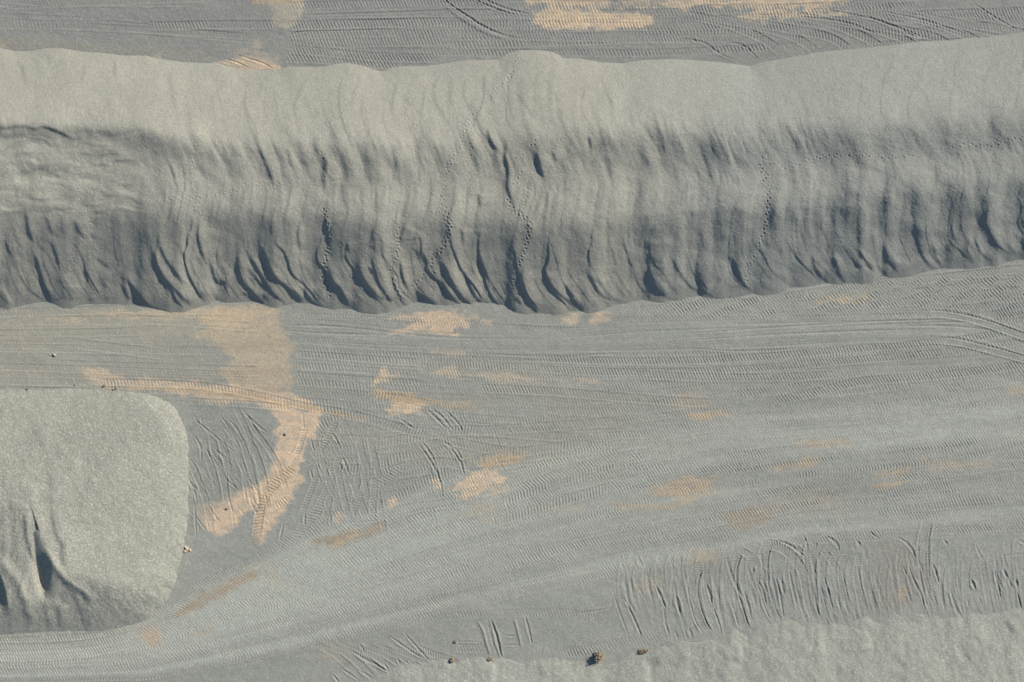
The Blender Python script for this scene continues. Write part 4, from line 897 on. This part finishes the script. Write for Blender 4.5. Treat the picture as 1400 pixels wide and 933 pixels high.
def twig(vs_, fs_, p, q, r0, r1):
    p = np.array(p); q = np.array(q); d = q - p; d = d / (np.linalg.norm(d) + 1e-9)
    a = np.cross(d, [0, 0, 1.0]); a = a if np.linalg.norm(a) > 1e-3 else np.array([1.0, 0, 0]); a /= np.linalg.norm(a); b = np.cross(d, a)
    n0 = len(vs_)
    for pt, r in ((p, r0), (q, r1)):
        for k in range(4):
            t = k * math.pi / 2; vs_.append(tuple(pt + r * (math.cos(t) * a + math.sin(t) * b)))
    for k in range(4): fs_.append((n0 + k, n0 + (k + 1) % 4, n0 + 4 + (k + 1) % 4, n0 + 4 + k))
    fs_.append((n0 + 4, n0 + 5, n0 + 6, n0 + 7))

def shrub(name, u, v, rad, height, leaves, label, cat, lm, stretch=(1, 1), group=None, seed=1):
    rr = random.Random(seed)
    e = bpy.data.objects.new(name, None); COL.objects.link(e); e.location = surf(u, v); e.empty_display_size = .2
    e['label'] = label; e['category'] = cat
    if group: e['group'] = group
    vs_, fs_ = [], []
    tips = []
    for k in range(int(22 + leaves * .03)):
        a = rr.uniform(0, 2 * math.pi); el = rr.uniform(.15, 1.0) ** .8
        R = rad * rr.uniform(.55, 1.0)
        q = (math.cos(a) * R * (1 - el * .55) * stretch[0], math.sin(a) * R * (1 - el * .55) * stretch[1], height * el * rr.uniform(.7, 1))
        m = (q[0] * .45 + rr.uniform(-.05, .05) * rad, q[1] * .45 + rr.uniform(-.05, .05) * rad, q[2] * .6)
        twig(vs_, fs_, (0, 0, -.05), m, .022, .014); twig(vs_, fs_, m, q, .014, .005)
        tips.append((m, q))
        for j in range(3):
            t = rr.uniform(.3, 1); b = [m[i] + (q[i] - m[i]) * t for i in range(3)]
            c = [b[0] + rr.uniform(-.25, .25) * rad, b[1] + rr.uniform(-.25, .25) * rad, max(.02, b[2] + rr.uniform(-.1, .25) * height)]
            twig(vs_, fs_, b, c, .008, .003); tips.append((b, c))
    mesh_obj('stems', vs_, fs_, DRY, e)
    vs_, fs_ = [], []
    for k in range(leaves):
        m, q = tips[rr.randrange(len(tips))]
        t = rr.uniform(.2, 1.1); c = np.array([m[i] + (q[i] - m[i]) * t + rr.gauss(0, .06) * rad for i in range(3)]); c[2] = max(c[2], .01)
        s = rr.uniform(.022, .055); d1 = np.array([rr.gauss(0, 1) for _ in range(3)]); d1 /= np.linalg.norm(d1); d2 = np.cross(d1, [rr.gauss(0, 1) for _ in range(3)]); d2 /= np.linalg.norm(d2)
        n0 = len(vs_)
        for w in (-d1 * s * 1.6, d2 * s * .6, d1 * s * 1.6, -d2 * s * .6): vs_.append(tuple(c + w))
        fs_.append((n0, n0 + 1, n0 + 2, n0 + 3))
    mesh_obj('crown', vs_, fs_, lm, e)
    return e

shrub('dry_shrub', 819, 897, .62, .95, 1500, 'brown dry round bush, the largest plant, with a dark shadow on the bank edge', 'shrub', DRYL, seed=3)
shrub('dry_shrub', 880, 890, .55, .34, 650, 'low spread out straw coloured shrub at the end of a wheel rut', 'shrub', DRYL, (1.35, .55), seed=5)
shrub('grass_tuft', 619, 902, .30, .34, 420, 'small tan grass tuft with a dark shaded side, left of the paired ruts', 'grass tuft', PALE_T, seed=8)
shrub('grass_tuft', 671, 901, .30, .22, 320, 'straw tuft lying flat at the lower end of the dark rut', 'grass tuft', PALE_T, (1.3, .7), seed=9)
shrub('grass_tuft', 623, 877, .20, .18, 220, 'tiny brown tuft at the end of a short lug track', 'grass tuft', DRYL, seed=10)

ROCK = plant_mat('stone', (.30, .28, .22), (.42, .40, .33)); CLAY = plant_mat('clay_lump', (.52, .38, .26), (.66, .52, .38)); DARKR = plant_mat('dark_stone', (.10, .09, .075), (.2, .18, .15))
def stone(u, v, r, mat, label, name='stone', cat='stone', seed=1, flat=.7, group=None):
    rr = np.random.default_rng(seed)
    import bmesh
    bm = bmesh.new(); bmesh.ops.create_icosphere(bm, subdivisions=3, radius=1.0)
    ax = rr.normal(size=(9, 3)); ax /= np.linalg.norm(ax, axis=1)[:, None]; off_ = rr.uniform(.55, .95, 9)
    sc = np.array([rr.uniform(.85, 1.3), rr.uniform(.75, 1.05), flat])
    for w in bm.verts:
        p = np.array(w.co)
        for a, o in zip(ax, off_):
            k = p @ a
            if k > o: p = p - a * (k - o) * .9
        p = p * (1 + .05 * math.sin(p[0] * 7 + seed) * math.cos(p[1] * 6)) * sc * r
        w.co = p
    me = bpy.data.meshes.new(name); bm.to_mesh(me); bm.free(); me.materials.append(mat)
    o = bpy.data.objects.new(name, me); COL.objects.link(o)
    x, y, h = surf(u, v); o.location = (x, y, h + r * flat * .35); o.rotation_euler = (0, 0, rr.uniform(0, 6))
    o['label'] = label; o['category'] = cat
    if group: o['group'] = group
    return o
stone(75, 485, .17, ROCK, 'pale grey stone lying alone on the smooth yard below the ridge', seed=2, flat=.95)
stone(68.5, 485, .09, ROCK, 'small grey pebble just left of the lone pale stone', seed=3)
stone(37, 532.5, .14, DARKR, 'dark stone on the far rim of the round pile, left end', seed=4, flat=.6)
stone(142, 528, .15, DARKR, 'dark stone on the lower edge of the sandy wheel track', seed=5, flat=.6)
stone(158, 531.5, .12, DARKR, 'small dark stone beside a pale pebble near the sandy track', seed=6, flat=.6)
stone(155.5, 532.5, .09, ROCK, 'pale pebble touching a small dark stone above the round pile', seed=7)
stone(102, 527, .09, DARKR, 'tiny dark stone where the sandy streak begins', seed=8)
stone(310, 696, .14, DARKR, 'dark stone on the pink sandy patch near the round pile', seed=9)
stone(390, 594, .16, DARKR, 'dark brown clod in the narrow neck of the sandy strip', seed=10)
stone(256, 750, .22, CLAY, 'largest cream clay lump at the right edge of the round pile', 'clay_lump', 'clay lump', 11)
stone(253, 753.5, .15, CLAY, 'cream clay lump at the lower left of the small clay cluster', 'clay_lump', 'clay lump', 12)
stone(260, 752.5, .14, CLAY, 'cream clay lump at the right of the small clay cluster', 'clay_lump', 'clay lump', 13)
stone(253.5, 747.5, .13, CLAY, 'cream clay lump at the upper left of the small clay cluster', 'clay_lump', 'clay lump', 14)

# ================================================================== LIGHT, SKY, CAMERA
SUN_EL, SUN_AZ = math.radians(33.5), math.radians(34)      # azimuth measured from +X towards +Y
w = bpy.data.worlds.new('World'); scene.world = w; w.use_nodes = True
nt = w.node_tree; bg = nt.nodes['Background']
sky = nt.nodes.new('ShaderNodeTexSky'); sky.sky_type = 'NISHITA'; sky.sun_disc = False
sky.sun_elevation = SUN_EL; sky.sun_rotation = math.pi / 2 - SUN_AZ
sky.air_density = 1.0; sky.dust_density = .3; sky.ozone_density = 2.5
nt.links.new(sky.outputs['Color'], bg.inputs['Color']); bg.inputs['Strength'].default_value = .08
sl = bpy.data.lights.new('sun', 'SUN'); sl.energy = 4.8; sl.angle = math.radians(.53); sl.color = (1, .93, .82)
so = bpy.data.objects.new('sun', sl); COL.objects.link(so)
so.rotation_euler = (math.pi / 2 - SUN_EL, 0, SUN_AZ + math.pi / 2)
so.location = (30, 20, 60)

cam = bpy.data.cameras.new('camera'); cam.sensor_width = 36; cam.sensor_fit = 'HORIZONTAL'
cam.lens = 36 * DIST / (1400 * S); cam.clip_end = 20000; cam.clip_start = .5
co = bpy.data.objects.new('camera', cam); COL.objects.link(co); co.location = (0, 0, DIST); co.rotation_euler = (0, 0, 0)
scene.camera = co
vw = scene.view_settings; vw.view_transform = 'Standard'; vw.look = 'None'; vw.exposure = 0.26; vw.gamma = 1.0; vw.use_curve_mapping = False
scene.render.engine = 'CYCLES'; scene.cycles.max_bounces = 3; scene.cycles.diffuse_bounces = 2
